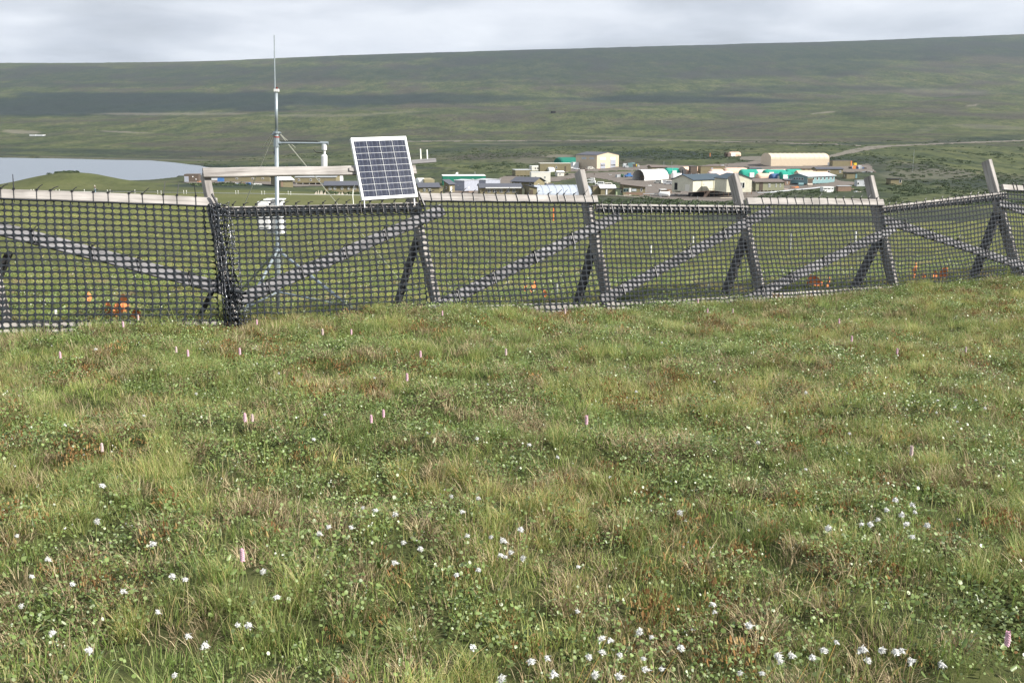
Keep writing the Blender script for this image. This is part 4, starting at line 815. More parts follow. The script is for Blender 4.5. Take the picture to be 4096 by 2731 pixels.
for i, (u, v) in enumerate([(125, 772), (136, 772), (225, 773), (238, 772), (338, 772), (430, 774), (441, 774), (540, 774), (631, 777), (645, 778), (735, 776), (746, 776), (943, 777), (953, 777), (1047, 779), (1058, 779), (1153, 779), (1163, 780)]):
    g = ground(u, v, 60); k = g.y/FL; b = MB(); b.tube([(0, 0, -.1), (0, 0, 11*k), (0, 0, 13*k)], [.7*k, .7*k, .7*k], 6); b.tube([(0, 0, 11*k), (0, 0, 14*k)], 1.6*k, 6); o = b.obj('plot_stake', PVC); o.location = g
    tag(o, ORD[i]+' white stake from the left in the paired row along the meadow boardwalk', 'stake', 'white stakes along the boardwalk')
bw = empty('boardwalk', ground(900, 776, 60), 'narrow grey boardwalk line crossing the far meadow behind the fence', 'boardwalk'); b = MB(); pp = [(-60, 757), (120, 762), (240, 768), (380, 768), (540, 770), (700, 772), (880, 774), (1100, 777), (1300, 780), (1500, 783), (1700, 790)]
gp = [ground(u, v+1, 60)+SZ*.12-bw.location for u, v in pp]
for i in range(len(gp)-1): b.beam(gp[i], gp[i+1], .12, .5, SZ)
b.obj('deck', GRYP, bw)
# ================================================================ CAMP
def bm_(n, c, **k): return mat(n, c, k.pop('rough', .8), k.pop('spec', .2), nscale=k.pop('ns', .8), noise_amt=k.pop('na', .10), **k)
TAN = bm_('olive_tan_siding', (.235, .205, .125)); TAN2 = bm_('pale_tan_siding', (.34, .30, .19)); BRN = bm_('dark_brown_siding', (.12, .095, .075)); SAND = bm_('sand_metal_siding', (.60, .50, .37))
CREAM = bm_('cream_siding', (.62, .60, .48)); GREYM = bm_('grey_metal_siding', (.36, .38, .44), rough=.5); SLATE = bm_('slate_roof', (.10, .105, .125), rough=.7); NAVY = bm_('dark_blue_green_roof', (.060, .085, .105), rough=.55)
WHITE = bm_('white_skin', (.80, .80, .78), na=.03); OFFW = bm_('off_white_panel', (.72, .70, .62), na=.05); GREEN = bm_('green_container_paint', (.025, .20, .13)); TEAL = bm_('teal_canvas', (.03, .30, .22)); PEACH = bm_('peach_canvas', (.72, .50, .38)); PINK = bm_('faded_pink_canvas', (.66, .53, .48))
BLUEC = bm_('blue_canvas', (.07, .13, .26)); BGREEN = bm_('blue_green_siding', (.20, .32, .33)); PALEG = bm_('pale_green_siding', (.38, .45, .28)); SAGE = bm_('sage_siding', (.30, .30, .20)); LGREY = bm_('light_grey_roof', (.50, .52, .54), rough=.5); DGLASS = mat('dark_glass', (.02, .025, .03), .15, .6, nscale=2); BLK = bm_('underfloor_dark', (.03, .03, .03)); WOODB = bm_('brown_timber', (.26, .18, .13)); PALEW = bm_('pale_timber', (.52, .46, .38)); BEIGE = bm_('beige_fabric', (.72, .60, .45), na=.05)
BROWNR = bm_('brown_felt_roof', (.17, .14, .125)); HOOP = bm_('silvery_plastic_sheet', (.42, .46, .52), rough=.3, spec=.5); RED = bm_('red_paint', (.5, .06, .04)); YEL = bm_('yellow_paint', (.75, .55, .05)); BLUEP = bm_('blue_paint', (.06, .16, .38)); ORNG = bm_('orange_plastic', (.75, .28, .10)); GALV2 = bm_('dull_zinc', (.42, .44, .45), rough=.5); TYRE = bm_('tyre_rubber', (.03, .03, .03)); DGRN = bm_('machine_green', (.08, .16, .10)); SILV = bm_('silver_paint', (.5, .52, .55), rough=.35)
class Bld:
    def __init__(s, name, label, cat, u, v, h, wr, wl, th, wall, group=None, ymin=250, lift=0, depth=None):
        s.g = ground(u, v, ymin); s.D = s.g.y; s.th = radians(th); k = s.D/FL; s.k = k; sx = s.g.x/s.g.y
        s.Lr = wr*k/max(.15, cos(s.th)-sx*sin(s.th)); s.Ll = depth if depth else wl*k/max(.12, sin(s.th)+sx*cos(s.th)); s.h = h*k; s.z0 = lift*k
        s.r = Vector((cos(s.th), sin(s.th), 0)); s.l = Vector((-sin(s.th), cos(s.th), 0)); s.wall = wall
        s.root = empty(name, s.g, label, cat, group)
        # bearing on sloping ground: sit at the lowest corner
        zs = [float(H(s.g.x+a.x, s.g.y+a.y)) for a in (s.r*s.Lr, s.l*s.Ll, s.r*s.Lr+s.l*s.Ll)]
        s.dn = min(0, min(zs)-s.g.z)-.3
    def p(s, a, b, z): return s.r*a+s.l*b+Vector((0, 0, z))
    def walls(s, roof='flat', axis='r', rise=0, name='wall', m=None, peak=.5):
        b = MB(); z0 = s.dn if not s.z0 else s.z0; z1 = s.h; A, B = s.Lr, s.Ll; s.rise = rise*s.k; s.roofk = roof; s.axis = axis; s.peak = peak
        c = [s.p(0, 0, z0), s.p(A, 0, z0), s.p(A, B, z0), s.p(0, B, z0), s.p(0, 0, z1), s.p(A, 0, z1), s.p(A, B, z1), s.p(0, B, z1)]
        f = [(0, 1, 5, 4), (2, 3, 7, 6), (1, 2, 6, 5), (3, 0, 4, 7), (0, 3, 2, 1)]
        if roof == 'gable' and axis == 'r': c += [s.p(0, B*peak, z1+s.rise), s.p(A, B*peak, z1+s.rise)]; f += [(4, 8, 7), (5, 6, 9)]
        elif roof == 'gable': c += [s.p(A*peak, 0, z1+s.rise), s.p(A*peak, B, z1+s.rise)]; f += [(4, 5, 8), (6, 7, 9)]
        elif roof == 'shed': c[6] = s.p(A, B, z1+s.rise); c[7] = s.p(0, B, z1+s.rise)
        elif roof == 'shedr': c[4] = s.p(0, 0, z1+s.rise); c[7] = s.p(0, B, z1+s.rise)
        b.add(c, f); b.obj(name, m or s.wall, s.root); return s
    def slabq(s, pts, th, m, name='roof'):
        a, b_, c, d = pts; n = (b_-a).cross(d-a).normalized()*th
        mb = MB(); mb.add([a, b_, c, d, a+n, b_+n, c+n, d+n], [(3, 2, 1, 0), (4, 5, 6, 7), (0, 1, 5, 4), (1, 2, 6, 5), (2, 3, 7, 6), (3, 0, 4, 7)]); return mb.obj(name, m, s.root)
    def roof(s, m, o=.45, th=.22):
        A, B, z, R = s.Lr, s.Ll, s.h+.03, s.rise; pk = s.peak
        if s.roofk == 'flat': s.slabq([s.p(-o*.4, -o*.4, z), s.p(A+o*.4, -o*.4, z), s.p(A+o*.4, B+o*.4, z), s.p(-o*.4, B+o*.4, z)], th, m)
        elif s.roofk == 'shed': e = R/B*o; s.slabq([s.p(-o, -o, z-e), s.p(A+o, -o, z-e), s.p(A+o, B+o, z+R+e), s.p(-o, B+o, z+R+e)], th, m)
        elif s.roofk == 'shedr': e = R/A*o; s.slabq([s.p(-o, -o, z+R+e), s.p(A+o, -o, z-e), s.p(A+o, B+o, z-e), s.p(-o, B+o, z+R+e)], th, m)
        elif s.axis == 'r':
            e = R/(B*pk)*o; s.slabq([s.p(-o, -o, z-e), s.p(A+o, -o, z-e), s.p(A+o, B*pk, z+R), s.p(-o, B*pk, z+R)], th, m); e = R/(B*(1-pk))*o
            s.slabq([s.p(-o, B*pk, z+R), s.p(A+o, B*pk, z+R), s.p(A+o, B+o, z-e), s.p(-o, B+o, z-e)], th, m)
        else:
            e = R/(A*pk)*o; s.slabq([s.p(-o, -o, z-e), s.p(A*pk, -o, z+R), s.p(A*pk, B+o, z+R), s.p(-o, B+o, z-e)], th, m); e = R/(A*(1-pk))*o
            s.slabq([s.p(A*pk, -o, z+R), s.p(A+o, -o, z-e), s.p(A+o, B+o, z-e), s.p(A*pk, B+o, z+R)], th, m)
        return s
    def win(s, side, f0, f1, z0, z1, frame=WHITE, pane=DGLASS, name='window', split=1, fw=.16):
        out = (-s.l if side == 'r' else -s.r); ax = s.r if side == 'r' else s.l; Ln = s.Lr if side == 'r' else s.Ll
        a0, a1 = f0*Ln, f1*Ln; zb = s.z0+(s.h-s.z0)*z0; zt = s.z0+(s.h-s.z0)*z1
        b = MB(); b.box(ax*((a0+a1)/2)+out*.05+Vector((0, 0, (zb+zt)/2)), (a1-a0, .14, zt-zb), Matrix.Rotation(s.th if side == 'r' else s.th+pi/2, 3, 'Z')); w = b.obj(name, frame, s.root)
        if pane:
            pw = (a1-a0)/split
            for i in range(split):
                b = MB(); c = a0+pw*(i+.5); b.box(ax*c+out*.09+Vector((0, 0, (zb+zt)/2)), (max(.1, pw-2*fw), .12, max(.1, zt-zb-2*fw)), Matrix.Rotation(s.th if side == 'r' else s.th+pi/2, 3, 'Z')); b.obj('pane', pane, w)
        return s
    def door(s, side, f0, f1, z1, m=WHITE, z0=0.0): return s.win(side, f0, f1, z0, z1, m, None, 'door')
    def stilts(s, n=6, m=BLK):
        for i in range(n):
            for (a, b_) in (((i+.2)/(n-.6)*s.Lr, .1),):
                q = s.p(min(a, s.Lr-.15), b_, 0); b = MB(); b.box((q.x, q.y, (s.z0+s.dn)/2), (.3, .3, s.z0-s.dn)); b.obj('stilt', GALV2, s.root)
        for (a, b_) in ((.15, s.Ll*.5), (.15, s.Ll-.2), (s.Lr-.2, s.Ll-.2), (s.Lr*.5, s.Ll-.2)):
            q = s.p(a, b_, 0); b = MB(); b.box((q.x, q.y, (s.z0+s.dn)/2), (.3, .3, s.z0-s.dn)); b.obj('stilt', GALV2, s.root)
        return s
    def arch(s, m, axis='r', rise=None, endm=None, straight=0.0, n=12, ribs=0, openend=False, rnd=0.0):
        """barrel-shaped cover on an optional straight wall"""
        A, B = s.Lr, s.Ll; W_ = B if axis == 'r' else A; Ln = A if axis == 'r' else B; zs = s.h*straight; R = s.h-zs; prof = [(0, s.dn)]
        for i in range(n+1): t = pi*i/n; prof.append((W_/2-W_/2*cos(t), zs+R*sin(t)**.85))
        prof.append((W_, s.dn)); K = len(prof); st = [0, 1] if not rnd else [0, .05, .12, .88, .95, 1]; sc = [1, 1] if not rnd else [.55, .85, 1, 1, .85, .55]
        V = []; F = []
        for q, k in zip(st, sc):
            for (w, z) in prof: w2 = W_/2+(w-W_/2)*(1-(1-k)*rnd); zz_ = z*(1-(1-k)*rnd*.8) if z > 0 else z; V.append(s.p(Ln*q, w2, zz_) if axis == 'r' else s.p(w2, Ln*q, zz_))
        for j in range(len(st)-1):
            for i in range(K-1): F.append((j*K+i, j*K+i+1, (j+1)*K+i+1, (j+1)*K+i))
        b = MB(); b.add(V, F); b.obj('cover', m, s.root, smooth=False)
        for e, q in enumerate((0, len(st)-1)):
            if openend and e == openend-1: continue
            b = MB(); b.add([V[q*K+i] for i in range(K)], [tuple(range(K))]); b.obj('end_wall', endm or m, s.root)
        for i in range(ribs):
            q = i/(ribs-1)*Ln; b = MB(); pts = [(s.p(q, w, z+.03) if axis == 'r' else s.p(w, q, z+.03)) for (w, z) in prof[1:-1]]; pts = [p+(p-s.p(*( (q, W_/2) if axis == 'r' else (W_/2, q)), 0)).normalized()*.06 for p in pts]; b.tube(pts, .09, 4); b.obj('rib', m, s.root)
        return s
# ---- left cluster beyond the rail
x = Bld('boathouse', 'dark brown shed with grey door on the lake point behind the first rail', 'shed', 738, 728, 27, 57, 12, 12, BRN).walls('flat'); x.roof(BRN, .3); x.door('r', .0, .30, .80, GREYM); x.win('r', .56, .64, .68, .82, WHITE, None); x.win('r', .78, .85, .30, .45, WHITE, None)
x = Bld('storage_box', 'small blue storage container behind the upper rail', 'container', 870, 728, 13, 25, 8, 14, BLUEP).walls('flat'); x.roof(BLUEP, .0, .1)
x = Bld('storage_box', 'pale bluish crate beside the blue container behind the upper rail', 'container', 846, 722, 9, 22, 8, 14, LGREY).walls('flat'); x.roof(LGREY, .0, .1)
x = Bld('long_cabin', 'low tan cabin just visible under the upper rail', 'cabin', 898, 726, 20, 180, 30, 4, TAN).walls('flat'); x.roof(BRN, .3)
for f in (.25, .6, .82): x.win('r', f, f+.05, .4, .7, WHITE, DGLASS)
x = Bld('white_roof_lodge', 'tan hut with bright white curved roof behind the mast', 'hut', 1122, 748, 26, 50, 40, 20, TAN).walls('gable', 'r', 12); x.roof(WHITE, .8, .3); x.door('r', .05, .2, .8, WOODB)
x = Bld('dormitory_cabin', 'long tan cabin with three windows right of the mast', 'cabin', 1181, 737, 26, 162, 24, 5, TAN, lift=5).walls('gable', 'r', 4); x.roof(GALV2, .3); x.stilts(7)
for f in (.07, .36, .56): x.win('r', f, f+.05, .35, .72)
x = Bld('round_tent', 'white barrel-roofed tent peeking over the long tan cabin', 'tent', 1282, 733, 24, 82, 40, 8, WHITE).arch(WHITE, 'r')
x = Bld('bunkhouse', 'tan bunkhouse with dark roof and paired white windows left of the solar panel', 'cabin', 1300, 772, 28, 190, 26, 7, TAN).walls('gable', 'r', 11); x.roof(SLATE, .6)
for f in (.08, .18, .33, .47, .60, .88): x.win('r', f, f+.055, .45, .82, split=2, fw=.1)
for i, (u, v, w, h, lab) in enumerate(((1282, 779, 44, 26, 'pale peaked canvas heap standing in the meadow left of the bunkhouse'), (1368, 781, 52, 16, 'low pale canvas heap in the meadow below the bunkhouse'))):
    g = ground(u, v, 150); k = g.y/FL; r = random.Random(i); b = MB(); V = []; F = []
    for j in range(7):
        cx = (j/6-.5)*w*k; b.add([(cx-w*k*.12, -.5, -.3), (cx+w*k*.12, -.5, -.3), (cx, .8, -.3), (cx+r.uniform(-.4, .4), 0, h*k*(1-abs(j/6-.45)*1.1)*r.uniform(.7, 1))], [(0, 1, 3), (1, 2, 3), (2, 0, 3), (0, 2, 1)])
    o = b.obj('canvas_heap', PALEW); o.location = g; tag(o, lab, 'canvas heap')
x = Bld('round_tent', 'white domed tent right of the solar panel', 'tent', 1676, 742, 27, 34, 24, 20, WHITE).arch(WHITE, 'r', rnd=.8)
x = Bld('crate_hut', 'windowless tan box hut beside the white domed tent', 'hut', 1698, 745, 24, 40, 20, 10, TAN2).walls('flat'); x.roof(TAN2, .1)
x = Bld('bunkhouse', 'small tan bunkhouse with dark roof and two paired windows beside the solar panel', 'cabin', 1676, 776, 25, 82, 20, 8, TAN).walls('gable', 'r', 13); x.roof(SLATE, .5)
for f in (.2, .45): x.win('r', f, f+.13, .35, .8, split=2, fw=.1)
x = Bld('annex_hut', 'plain tan annex joined to the small bunkhouse', 'hut', 1737, 776, 22, 34, 18, 8, TAN2).walls('flat'); x.roof(BROWNR, .2)
x = Bld('entry_hut', 'tan entry hut with slanted dark roof before the grey metal sheds', 'hut', 1797, 770, 32, 22, 22, 40, TAN).walls('shed', 'r', 14); x.roof(SLATE, .7); x.door('r', .2, .5, .7); x.win('l', .4, .6, .4, .7)
x = Bld('container_block', 'long green container block with white roof edge and paired windows', 'container', 1772, 742, 36, 170, 14, 6, GREEN).walls('flat'); x.roof(WHITE, .3, .3)
for f in (.385, .40, .67, .69): x.win('r', f+.01, f+.032, .38, .68)
for f in (.26, .305): x.win('r', f, f+.02, .5, .62, WHITE, None)
b = MB(); b.tube([x.p(8, 2, x.h), x.p(8, 2, x.h+1.2)], .12, 6); b.tube([x.p(8, 2, x.h+1.2), x.p(7.6, 1.6, x.h+1.5)], [1.1, .1], 10); b.obj('dish', WHITE, x.root); b = MB(); b.tube([x.p(x.Lr-6, 2, x.h), x.p(x.Lr-6, 2, x.h+2.4)], .1, 6); b.obj('vent_pipe', GALV2, x.root)
x = Bld('metal_shed', 'nearer grey metal shed with bright end wall', 'metal shed', 1858, 766, 41, 58, 40, 52, GREYM).walls('gable', 'l', 3); x.roof(LGREY, .3); x.win('l', .6, .66, .5, .6, WHITE, None); x.win('r', .25, .33, .25, .42, WHITE, None)
x = Bld('metal_shed', 'farther grey metal shed behind the long dark-roofed cabin', 'metal shed', 1943, 752, 30, 58, 38, 50, GREYM).walls('gable', 'l', 3); x.roof(LGREY, .3); x.win('r', .42, .47, .3, .4, BRN, None)
x = Bld('long_bunkhouse', 'long tan bunkhouse with dark roof and five paired windows above the third rail', 'cabin', 1922, 785, 32, 165, 22, 5, TAN).walls('gable', 'r', 12); x.roof(SLATE, .6)
for f in (.17, .30, .46, .63, .77): x.win('r', f, f+.075, .42, .82, split=2, fw=.1)
b = MB(); b.beam(x.p(x.Lr*.12, -.9, x.h+.1), x.p(x.Lr*.98, -.9, x.h+.1), .5, .3, SZ); b.obj('gutter', WHITE, x.root)
x = Bld('gabled_house', 'tan house with dark gabled roof behind the hoop house', 'house', 2136, 752, 24, 42, 88, 58, TAN).walls('gable', 'l', 15); x.roof(SLATE, .9); x.win('l', .12, .22, .3, .75); x.win('l', .58, .68, .3, .75); x.win('l', .85, .93, .3, .75); x.win('r', .35, .5, .2, .6)
x = Bld('hoop_house', 'long silvery plastic hoop house sagging behind the third post', 'greenhouse', 2146, 790, 44, 222, 30, 8, HOOP).arch(HOOP, 'r', endm=TAN, ribs=9)
x = Bld('entry_hut', 'tan lean-to at the near end of the silvery hoop house', 'hut', 2118, 790, 38, 30, 20, 10, TAN).walls('shedr', 'r', 6); x.roof(SLATE, .5); x.door('r', .1, .45, .8, BRN)
x = Bld('site_cabin', 'bright white site cabin with two small windows on the gravel', 'cabin', 2125, 730, 38, 76, 12, 8, OFFW, depth=6).walls('flat'); x.roof(WHITE, .2, .3); x.win('r', .21, .27, .4, .65); x.win('r', .68, .75, .4, .65)
x = Bld('flat_hut', 'brown flat-roofed hut left of the bright white site cabin', 'hut', 2062, 706, 24, 62, 14, 8, TAN, lift=3).walls('flat'); x.roof(LGREY, .3); x.stilts(5)
x = Bld('caravan', 'white caravan behind the bright white site cabin', 'caravan', 2127, 684, 18, 36, 10, 10, OFFW).walls('flat'); x.roof(WHITE, .1); x.win('r', .35, .45, .4, .7, BLK, None); x.win('r', .6, .75, .4, .7, BLK, None)
x = Bld('tank_trailer', 'rounded white camper parked right of the site cabin', 'camper', 2196, 692, 24, 24, 14, 20, WHITE).arch(WHITE, 'r', straight=.5, rnd=.4)
x = Bld('lab_cabin', 'long tan cabin with white roof edge behind the white camper', 'cabin', 2160, 690, 34, 122, 12, 6, TAN, depth=9).walls('flat'); x.roof(OFFW, .5, .3); x.win('r', .5, .55, .4, .7); x.win('r', .8, .84, .1, .7, BRN, None)
x = Bld('barrel_shelter', 'dark green barrel shelter left of the sand-coloured garage', 'tent', 2243, 668, 36, 76, 30, 10, GREEN).arch(bm_('deep_green_fabric', (.02, .17, .12)), 'r', straight=.3, rnd=.3)
x = Bld('cargo_box', 'white cargo box in front of the green barrel shelter', 'container', 2293, 672, 21, 22, 10, 15, WHITE).walls('flat'); x.roof(WHITE, .0, .1)
x = Bld('cargo_box', 'low cream trailer box between the green shelter and the garage', 'container', 2318, 670, 17, 32, 10, 10, OFFW).arch(OFFW, 'r', straight=.6)
x = Bld('garage', 'big sand-coloured vehicle garage with two roller doors', 'garage', 2387, 676, 53, 88, 85, 38, SAND).walls('gable', 'l', 11); x.roof(SLATE, .4)
x.win('r', .15, .39, .66, .84, WHITE, None, 'light_panel'); x.win('r', .61, .85, .66, .84, WHITE, None, 'light_panel'); x.win('r', .16, .38, .02, .44, GREYM, None, 'roller_door'); x.win('r', .61, .85, .02, .64, GREYM, None, 'roller_door'); x.win('r', .17, .37, .20, .30, WHITE, DGLASS, 'door_lights', 3); x.win('r', .62, .84, .20, .30, WHITE, DGLASS, 'door_lights', 3)
x.win('l', .12, .34, .68, .84, LGREY, None, 'light_panel'); x.win('l', .50, .72, .68, .84, LGREY, None, 'light_panel')
x = Bld('shed', 'small brown shed right of the third post', 'shed', 2372, 781, 34, 32, 10, 10, TAN).walls('flat'); x.roof(BROWNR, .3)
x = Bld('white_roofed_cabin', 'tan cabin with bright white roof in front of the parked vans', 'cabin', 2403, 782, 28, 58, 12, 8, TAN).walls('gable', 'r', 10); x.roof(WHITE, .5, .25); x.win('r', .32, .46, .05, .85, SLATE, WHITE, 'door')
x = Bld('shed', 'small pale green shed with one white window', 'shed', 2464, 782, 24, 28, 10, 12, PALEG).walls('flat'); x.roof(SLATE, .4); x.win('r', .6, .85, .4, .85)
x = Bld('deck_house', 'tan house with long slanting brown roof, white door and teal windows', 'house', 2492, 782, 32, 88, 14, 5, TAN, depth=9).walls('shedr', 'r', 10); x.roof(BROWNR, .8); x.win('r', .02, .24, .45, .85, BGREEN, DGLASS, split=2); x.win('r', .38, .60, .48, .8, BGREEN, LGREY, split=1); x.door('r', .27, .36, .9); x.win('r', .78, .86, .45, .85)
b = MB(); b.beam(x.p(1, -1.6, 1.2), x.p(x.Lr+2, -1.6, .6), 1.2, .2, SZ); b.obj('deck_rail', WOODB, x.root); b = MB(); b.beam(x.p(0, -1, .2), x.p(x.Lr+2.5, -1, -.5), .35, 1.6, SZ); b.obj('deck', PALEW, x.root)
x = Bld('shelter_tent', 'large white barrel shelter with open near end on the gravel', 'tent', 2577, 724, 43, 98, 48, 38, WHITE)
x.arch(WHITE, 'r', straight=.12, n=16, openend=1)
for q in (0.02, .96):
    b = MB(); W_ = x.Ll; b.tube([x.p(x.Lr*q, W_/2-W_/2*cos(pi*i/14), x.h*.12+x.h*.88*sin(pi*i/14)**.85+.05) for i in range(15)], .22, 5); b.obj('hoop', LGREY, x.root)
b = MB(); b.box(x.p(5, x.Ll*.55, 1.6), (3, 3.4, 3), Matrix.Rotation(x.th, 3, 'Z')); b.obj('inner_partition', BRN, x.root)
b = MB(); b.add([x.p(x.Lr*.5, .4, 0), x.p(x.Lr*.5, x.Ll-.4, 0), x.p(x.Lr*.5, x.Ll-.8, x.h*.6), x.p(x.Lr*.5, x.Ll*.5, x.h*.93), x.p(x.Lr*.5, .8, x.h*.6)], [(0, 1, 2, 3, 4)]); b.obj('inner_wall', bm_('inner_grey', (.3, .3, .3)), x.root)
x = Bld('cabin', 'tan cabin with two white windows behind the large white shelter', 'cabin', 2606, 690, 20, 62, 16, 8, TAN).walls('gable', 'r', 6); x.roof(BROWNR, .5); x.win('r', .33, .55, .35, .75, split=2); x.win('r', .70, .92, .35, .75, split=2)
wp = 'barrel-shaped tents in the middle of the camp'
def wport(label, u, v, w, h, m, th=8, wl=18, endm=None, dx=.4, axis='r', dm=WHITE):
    q = Bld('barrel_tent', label, 'tent', u, v, h, w, wl, th, m, wp).arch(m, axis, endm=endm, straight=.15, rnd=.35 if endm is None else 0)
    if dx is not None: q.win('r' if axis == 'r' else 'r', dx, dx+3.0/max(q.Lr, 6), .05, .62, dm, None, 'door')
    return q
wport('green barrel tent with a narrow white door beside the peach one', 2668, 698, 54, 24, TEAL, dx=.38)
x = Bld('barrel_tent', 'large peach barrel tent with pale brown end and white door', 'tent', 2716, 700, 32, 26, 74, 60, PEACH, wp); x = None
x = Bld('barrel_tent', 'second peach barrel tent with pale brown end and white door', 'tent', 2745, 700, 31, 62, 34, 40, PEACH, wp).arch(PEACH, 'r', endm=bm_('brown_end_canvas', (.34, .29, .25)), straight=.1); x.win('l', .3, .5, .05, .7, WHITE, DGLASS, 'door')
bpy.data.objects.remove([o for o in bpy.data.objects if o.name.startswith('barrel_tent') and o.get('label', '').startswith('large peach')][0])
x.root['label'] = 'large peach barrel tent with brown end and white door behind the tower hut'
x = Bld('tower_hut', 'brown upright hut with outside stairs in front of the peach tent', 'hut', 2762, 702, 35, 26, 8, 10, BRN, lift=8).walls('flat'); x.roof(SLATE, .3); x.stilts(2); b = MB(); b.beam(x.p(x.Lr, -1, x.z0), x.p(x.Lr+3.4, -1, 0), .5, 1.2, SZ); b.obj('stairs', PALEW, x.root)
x = Bld('long_cabin', 'long tan cabin behind the cream main building', 'cabin', 2802, 700, 33, 96, 12, 5, TAN, lift=4).walls('flat'); x.roof(BROWNR, .4); x.stilts(6); x.win('r', .43, .50, .6, .8, WHITE, BLUEP)
wport('peach tent roof showing over the dark roof of the main building', 2848, 706, 50, 28, PEACH, dx=None); wport('faded pink tent in front of the peach one', 2842, 712, 94, 26, PINK, dx=.85)
wport('long peach tent behind the fourth post', 2905, 700, 88, 27, PEACH, dx=.7, dm=BRN)
x = Bld('storage_shed', 'white flat-topped container between the shelter and the main building', 'container', 2694, 716, 20, 32, 10, 18, WHITE).walls('flat'); x.roof(WHITE, .1)
wport('teal tent with white door right of the fourth post', 2968, 712, 66, 33, TEAL, dx=.45); wport('darker green tent behind the first teal tent', 3000, 702, 76, 23, TEAL, dx=.42); wport('pale pink tent in the middle of the teal tents', 3028, 702, 66, 22, PINK, dx=.6)
wport('teal tent with two white vents near the blue-green house', 3064, 704, 84, 24, TEAL, dx=.15); wport('beige tent above the brown cabin', 3036, 715, 58, 20, PEACH, dx=.8); wport('deep blue tent beside the blue-green house', 3090, 718, 66, 22, BLUEC, dx=.3); wport('teal tent with white end door next to the blue-green house', 3128, 718, 40, 30, TEAL, dx=.1)
wport('green tent peeping out behind the blue-green house roof', 3150, 700, 60, 22, TEAL, dx=None); wport('faded grey-pink tent behind the row of teal tents', 3080, 698, 100, 20, PINK, dx=.2)
# main building
x = Bld('main_building', 'long cream main building with dark blue-green roof, stilts and timber deck', 'building', 2770, 790, 67, 133, 84, 38, CREAM, lift=22).walls('gable', 'r', 19); x.roof(NAVY, .5, .3)
x.win('r', .30, .345, .60, .66, GREYM, None, 'vent'); x.win('l', .15, .36, .02, .62, OFFW, None, 'door'); x.win('l', .74, .88, .1, .72, BLK, None, 'door')
for f in (.26, .62): x.win('r', f, f+.01, .0, .99, SAGE, None, 'trim_strip')
mb_root = x.root
y_ = Bld('wing', '', '', 2904, 792, 74, 100, 40, 12, CREAM, depth=14, lift=22).walls('gable', 'l', 18, 'wing_wall'); y_.roof(NAVY, .4, .3)
for f in (.20, .50): y_.win('r', f, f+.22, .30, .74, split=2)
gp_ = y_.root
for ch in list(gp_.children): ch.parent = mb_root; ch.location = gp_.location-mb_root.location; [None]
for ch in mb_root.children:
    if ch.name.startswith('roof'): pass
bpy.data.objects.remove(gp_)
x2 = x
ZD = x.z0+.1; b = MB(); b.beam(x.p(x.Lr*.15, -2.2, ZD), x.p(x.Lr*1.55, -4.2, ZD), .35, 4, SZ); b.obj('deck', WOODB, mb_root)
for i in range(11): q = .15+.14*i; b = MB(); c_ = x.p(x.Lr*q, -4.2-q, 0); b.box((c_.x, c_.y, ZD/2-.4), (.3, .3, ZD+.7)); b.obj('deck_post', WOODB, mb_root)
b = MB(); b.beam(x.p(x.Lr*.15, -4.2, ZD+1.2), x.p(x.Lr*1.55, -6, ZD+1.2), .12, .12, SZ)
for i in range(26): q = .15+.056*i; c_ = x.p(x.Lr*q, -4.2-1.3*(q-.15), 0); b.box((c_.x, c_.y, ZD+.7), (.1, .1, 1.2))
b.obj('deck_railing', PALEW, mb_root); b = MB(); b.beam(x.p(x.Lr*.26, -4.8, ZD+.1), x.p(x.Lr*.04, -6, -.5), .5, 1.6, SZ); b.obj('stairs', WOODB, mb_root)
b = MB(); b.box(x.p(x.Lr*.75, 2.0, x.z0*.5-.4), (x.Lr*1.5, 1.5, x.z0*.95), Matrix.Rotation(x.th, 3, 'Z')); b.obj('underfloor_shade_box', BLK, mb_root)  # black box standing in for the shade in the void below the floor
x = Bld('side_annex', 'grey annex with slanted roof at the near end of the main building', 'annex', 2716, 786, 68, 6, 30, 45, CREAM, lift=16).walls('flat'); x.roof(SLATE, .3); x.win('l', .05, .25, .1, .7, BLK, None, 'door')
# propane tank
g = ground(2655, 789, 250); k = g.y/FL; r = empty('propane_tank', g, 'white propane tank on feet in front of the main building', 'propane tank'); b = MB(); b.tube([(-21*k, 0, 12*k), (-19*k, 0, 12*k), (-14*k, 0, 12*k), (16*k, -2, 12*k), (20*k, -2, 12*k), (22*k, -2, 12*k)], [3*k, 8*k, 10*k, 10*k, 8*k, 3*k], 12); b.obj('vessel', WHITE, r, True)
for q in (-12, 12): b = MB(); b.box((q*k, -.5, 2*k), (5*k, 1.4, 6*k)); b.obj('saddle', WHITE, r)
b = MB(); b.tube([(-14*k, 0, 20*k), (-14*k, 0, 24*k)], 2*k, 8); b.obj('valve_cap', WHITE, r)
x = Bld('pipe_rack', 'low zinc frame walkway beside the propane tank', 'walkway', 2572, 786, 10, 60, 12, 5, GALV2)
b = MB(); 
for i in range(5): c_ = x.p(x.Lr*i/4, 0, 0); b.box((c_.x, c_.y, x.h*.4), (.25, .25, x.h))
b.beam(x.p(0, 0, x.h), x.p(x.Lr, 0, x.h), .3, 1.0, SZ); b.obj('frame', GALV2, x.root)
x = Bld('skip_box', 'dark box with a white lid on the gravel before the main building', 'box', 2643, 772, 12, 24, 8, 8, BRN).walls('flat'); x.roof(WHITE, .1); x = Bld('skip_box', 'brown crate with a white spot beside the main building', 'box', 2670, 772, 13, 18, 8, 8, WOODB).walls('flat'); x.win('r', .3, .6, .3, .6, WHITE, None, 'lid')
